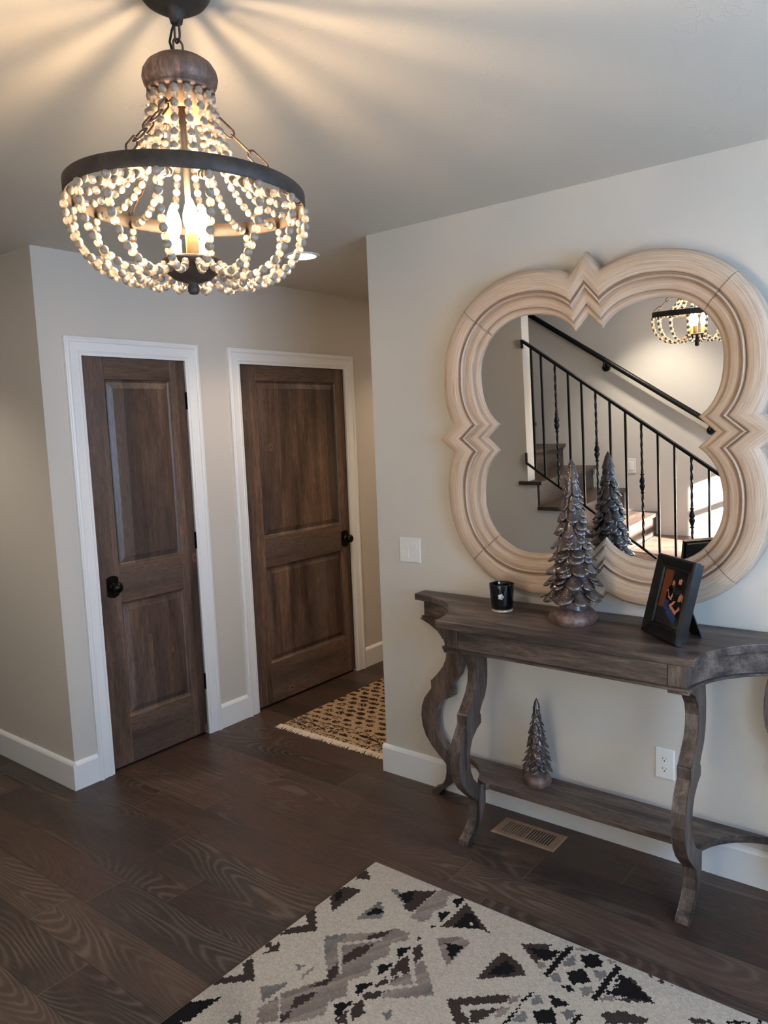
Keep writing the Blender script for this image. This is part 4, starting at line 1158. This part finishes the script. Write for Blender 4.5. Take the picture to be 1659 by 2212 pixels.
# ------------------------------------------------------------------ rugs
RUG=[('T',[(188,420),(246,333),(298,263),(342,260),(361,286),(321,340)]),('T',[(130,430),(171,388),(290,285),(344,254),(363,287),(326,332),(355,381),(331,429),(359,480),(332,522),(325,538),(360,584),(327,630),(356,671),(323,719),(243,635),(269,566),(184,489)]),('T',[(194,691),(290,523),(353,595),(331,637),(356,670),(327,721),(277,772)]),('T',[(185,767),(198,699),(263,767),(226,808)]),('T',[(301,192),(302,148),(310,-3),(366,81),(346,125),(362,156),(347,191)]),('T',[(302,154),(346,191),(362,155),(340,120),(369,71),(343,28),(357,-5),(307,-2),(295,22),(291,139)]),('T',[(445,366),(458,334),(510,379),(567,438),(527,472),(464,522),(443,537),(445,498),(504,434)]),('T',[(423,469),(439,424),(454,401),(491,438),(439,480)]),('G',[(485,574),(503,546),(517,581),(502,592)]),('G',[(147,576),(171,559),(172,594)]),('T',[(194,602),(198,552),(203,548),(206,610)]),('G',[(155,307),(161,178),(204,208),(227,250)]),('G',[(148,104),(178,92),(242,144),(215,133)]),('G',[(129,428),(188,371),(188,420),(156,455)]),('G',[(130,430),(171,388),(193,483),(182,484)]),('G',[(533,452),(541,413),(566,437)]),('G',[(128,705),(183,644),(182,689),(174,748)]),('T',[(435,227),(481,182),(533,178),(530,316),(460,254)]),('G',[(808,97),(820,58),(846,88),(824,106)]),('G',[(811,103),(817,60),(826,51),(846,85),(822,111)]),('G',[(800,175),(816,144),(843,172),(823,189)]),('G',[(897,84),(927,60),(939,77),(926,108)]),('G',[(894,169),(917,145),(934,160),(919,195)]),('G',[(802,303),(808,254),(837,281),(817,305)]),('G',[(888,280),(917,252),(925,291),(912,300)]),('G',[(793,385),(799,344),(816,344),(827,371),(806,390)]),('T',[(956,173),(985,139),(990,160),(963,181)]),('T',[(745,323),(767,291),(774,323),(753,343)]),('T',[(740,373),(767,344),(768,383),(751,415)]),('T',[(745,150),(760,127),(776,145),(769,168)]),('T',[(815,15),(838,0),(849,10),(823,25)]),('T',[(910,10),(939,2),(933,23)]),('B',[(186,430),(286,328),(296,335),(204,430),(289,523),(283,532)]),('B',[(259,467),(279,432),(288,437),(268,473)]),('D',[(-15,96),(4,61),(58,97),(10,126)]),('D',[(-1,255),(-5,214),(11,183),(68,167),(65,319)]),('D',[(-2,381),(-3,333),(91,422),(47,421)]),('D',[(3,469),(41,418),(91,422),(4,506)]),('D',[(243,151),(226,63),(293,20),(291,166),(264,167)]),('D',[(245,360),(252,329),(290,276),(292,315),(252,363)]),('D',[(412,173),(417,19),(464,48),(563,111),(520,108)]),('D',[(631,274),(637,162),(680,169),(725,190),(732,203)]),('D',[(630,314),(635,163),(680,171),(746,210)]),('D',[(665,98),(745,42),(745,150)]),('D',[(994,152),(1023,120),(1031,141)]),('D',[(995,156),(1035,97),(1089,102)]),('D',[(990,47),(1006,46),(1089,102),(1061,99)]),('D',[(604,428),(743,306),(747,342),(646,429),(664,442),(710,464),(671,491)]),('D',[(679,426),(743,371),(728,426),(719,452),(709,464)]),('D',[(982,224),(1031,182),(1049,189),(1059,215),(1008,252)]),('D',[(1062,7),(1082,-1),(1080,22)]),('D',[(1099,3),(1111,0),(1108,12)]),('D',[(1034,2),(1052,-3),(1046,10)]),('D',[(981,222),(1028,181),(1057,177),(1096,169),(1093,191),(1008,252)]),('D',[(1180,105),(1220,82),(1247,77),(1236,89),(1195,118)]),('D',[(247,547),(246,495),(280,530),(272,564)]),('D',[(249,412),(286,357),(289,422),(264,494),(241,468)]),('D',[(248,361),(273,300),(290,285),(274,336)]),('D',[(396,383),(406,345),(451,398),(442,427),(426,484),(402,512),(406,453)]),('D',[(400,313),(409,274),(446,323),(445,366)]),('D',[(392,551),(440,501),(440,539),(410,568)]),('D',[(396,596),(410,568),(446,607),(431,647),(404,616)]),('D',[(395,673),(394,623),(430,663),(406,680)]),('B',[(400,451),(407,435),(425,456),(425,410),(446,424),(440,440),(431,429),(431,477)]),('D',[(-2,575),(2,539),(24,563),(27,529),(58,564),(24,601),(29,575)]),('D',[(5,667),(7,629),(91,698),(44,699)]),('D',[(-3,752),(44,699),(91,698),(-3,787)]),('D',[(149,860),(151,804),(186,837)]),('D',[(244,626),(267,562),(247,500),(279,530),(281,563),(278,594)]),('D',[(238,676),(282,618),(278,675),(256,752),(277,772),(280,740)]),('K',[(6,238),(7,210),(33,227),(43,274)]),('K',[(168,266),(171,216),(206,214),(211,229),(185,258)]),('K',[(191,111),(224,60),(253,114),(245,142)]),('K',[(368,120),(379,101),(399,130),(398,152)]),('K',[(379,190),(396,171),(394,193)]),('K',[(366,28),(397,-6),(404,61)]),('K',[(364,118),(398,87),(399,154)]),('K',[(445,153),(445,98),(441,64),(463,57),(517,96),(520,111)]),('B',[(478,106),(489,92),(492,110)]),('K',[(468,230),(492,219),(510,214),(527,214),(527,285),(509,271)]),('K',[(659,249),(663,187),(701,201),(705,222)]),('K',[(650,275),(653,226),(684,192),(711,214),(696,242)]),('K',[(693,101),(788,53),(771,120),(750,122)]),('K',[(789,24),(810,16),(800,180),(783,178)]),('K',[(838,42),(879,4),(911,33),(907,53),(875,82)]),('K',[(836,130),(873,89),(909,126),(907,136),(869,168)]),('K',[(943,17),(962,21),(954,191),(936,188)]),('K',[(845,191),(868,174),(889,192),(872,198)]),('K',[(966,46),(998,52),(1087,101),(962,148),(965,86)]),('B',[(958,129),(965,86),(983,73),(965,113),(981,102),(972,130)]),('B',[(773,115),(784,62),(782,88),(781,118)]),('T',[(958,161),(989,140),(990,160)]),('K',[(778,305),(790,259),(797,256),(787,314)]),('K',[(776,417),(787,322),(789,383),(791,406)]),('K',[(833,242),(902,245),(863,280)]),('K',[(824,329),(865,284),(901,328),(855,360)]),('K',[(931,260),(945,262),(941,299),(930,307)]),('K',[(1267,53),(1321,19),(1318,31),(1270,65)]),('K',[(1334,1),(1346,-8),(1349,9),(1337,17)]),('K',[(358,339),(392,305),(390,375)]),('K',[(356,435),(393,397),(387,469)]),('K',[(354,534),(390,497),(386,572)]),('K',[(351,628),(390,590),(387,664)]),('K',[(375,259),(392,253),(394,275)]),('K',[(-10,910),(0,871),(63,803),(60,921),(5,945)]),('K',[(355,631),(367,611),(395,643),(393,669)])]
RCOL = {'B': rgb(184, 171, 155), 'T': rgb(132, 118, 108), 'G': rgb(112, 106, 102), 'D': rgb(62, 51, 46), 'K': rgb(26, 23, 22)}
RBOX = [(k, p, min(q[0] for q in p), max(q[0] for q in p), min(q[1] for q in p), max(q[1] for q in p)) for k, p in RUG]
def hash2(a, b):
    v = math.sin(a*127.1+b*311.7)*43758.5453; return v-math.floor(v)
def rug_colour(u, v):
    # u along x from the corner, v away from the mirror wall (mm), mirrored repeats outside the visible corner
    uu = abs((u+1340) % 2680-1340); vv = abs((v+930) % 1860-930)
    tri = abs((vv/9.6) % 2-1)-0.5
    tr2 = abs((uu/9.6) % 2-1)-0.5
    x = uu+tri*8; y = vv+tr2*8
    key = 'B'
    for k, p, a, b, c, d_ in RBOX:
        if a <= x <= b and c <= y <= d_ and in_poly(x, y, p): key = k
    c = RCOL[key]
    s = 0.90+0.2*hash2(round(u/4.8), round(v/4.8))
    if key in 'TG':   # abrash streaks
        s *= 0.80+0.42*hash2(round((uu+vv*0.55)/16), 3)
    return (c[0]*s, c[1]*s, c[2]*s, 1)
def entry_rug():
    L, Wd = 2.40, 1.66
    root = thing('area_rug', (0.455, -0.660, 0.0), 'large cream rug with black, brown and grey geometric triangles in the foreground', 'rug')
    nx, ny = 500, 346
    o = colour_grid('pile', L, Wd, nx, ny, lambda a, b: rug_colour(a*1000, (Wd-b)*1000), z=0.011, flat='xy', parent=root, rough=0.95, spec=0.1, noise=0.8)
    o.location = (0, -Wd, 0)
    m = MB()
    n = 60
    # bound edge with a rounded lip
    for (p, q, nn) in (((0, 0), (L, 0), (0, 1)), ((0, -Wd), (0, 0), (-1, 0)), ((L, 0), (L, -Wd), (1, 0)), ((L, -Wd), (0, -Wd), (0, -1))):
        vs = []
        for e in (p, q):
            for (a, z) in ((0, 0.0112), (0.003, 0.0100), (0.0045, 0.006), (0.004, 0.0005), (0, 0.0005)):
                vs.append((e[0]+nn[0]*a, e[1]+nn[1]*a, z))
        m.add(vs, [(i, i+1, 5+i+1, 5+i) for i in range(4)], 0, True)
    m.build('bound_edge', plain('rug_binding', rgb(120, 110, 100), 0.95), root)
    MB().box((0.001, -Wd+0.001, 0.0005), (L-0.001, -0.001, 0.009)).build('backing', plain('rug_backing', rgb(120, 108, 96), 0.95), root)
entry_rug()
def hall_colour(u, v):
    """u across (m), v from the fringed end into the hall (m): rows of dark oval spots, worn near the fringe"""
    base = rgb(184, 156, 126); dk = rgb(58, 42, 34)
    ru, rv = 0.080, 0.056
    row = math.floor(v/rv); off = 0.5*(row % 2)
    col = math.floor(u/ru+off)
    cu = (col+0.5-off)*ru+(hash2(row, col)-0.5)*0.016; cv = (row+0.5)*rv+(hash2(col, row+9)-0.5)*0.012
    jit = hash2(round(u/0.006), round(v/0.006))
    wear = min(1, max(0, 1-(v-0.05)/0.55))
    d_ = math.hypot((u-cu)/(0.033*(0.75+0.4*hash2(row+3, col))), (v-cv)/(0.0185*(0.8+0.4*hash2(row, col+5))))+(jit-0.5)*0.35
    spot = d_ < 1.0 and jit > 0.10+0.55*wear*hash2(col+7, row)
    if v < 0.16:
        # broken dark border bands
        bnd = abs(math.sin(v*70+math.sin(u*11)*0.8))
        spot = (bnd > 0.72 and hash2(round(u/0.02), round(v/0.008)) > 0.42+0.9*v) or (spot and jit > 0.5)
    c = dk if spot else base
    if v < 0.03: c = base if jit > 0.25 else dk
    s = 0.86+0.28*jit
    return (c[0]*s, c[1]*s, c[2]*s, 1)
def hall_rug():
    Wd, L = 0.80, 2.1
    root = thing('hall_rug', (-0.842, 0.108, 0.0), 'tan runner with dark brown spots and pale fringe in the hall', 'rug')
    colour_grid('pile', Wd, L, 134, 350, hall_colour, z=0.010, flat='xy', parent=root, rough=0.95, spec=0.1, noise=0.8)
    MB().box((0.0, 0.0, 0.0005), (Wd, L, 0.0095)).build('backing', plain('hall_rug_backing', rgb(150, 124, 100), 0.95), root)
    m = MB(); rng = random.Random(2)
    fr = plain('fringe_cotton', rgb(214, 196, 172), 0.95)
    x = -0.006
    while x < Wd+0.004:
        w_ = rng.uniform(0.003, 0.0055); ln = rng.uniform(0.026, 0.042); dx = rng.uniform(-0.007, 0.007); hz = rng.uniform(0.006, 0.010)
        m.tube([(x, 0.004, 0.0095), (x+dx*0.3, -ln*0.35, hz), (x+dx*0.8, -ln*0.75, hz*0.65), (x+dx, -ln, 0.0022)], [w_*0.75, w_*0.7, w_*0.55, w_*0.25], 5, 0)
        x += w_*0.85
    f = m.build('fringe', fr, root); f['kind'] = 'stuff'
hall_rug()
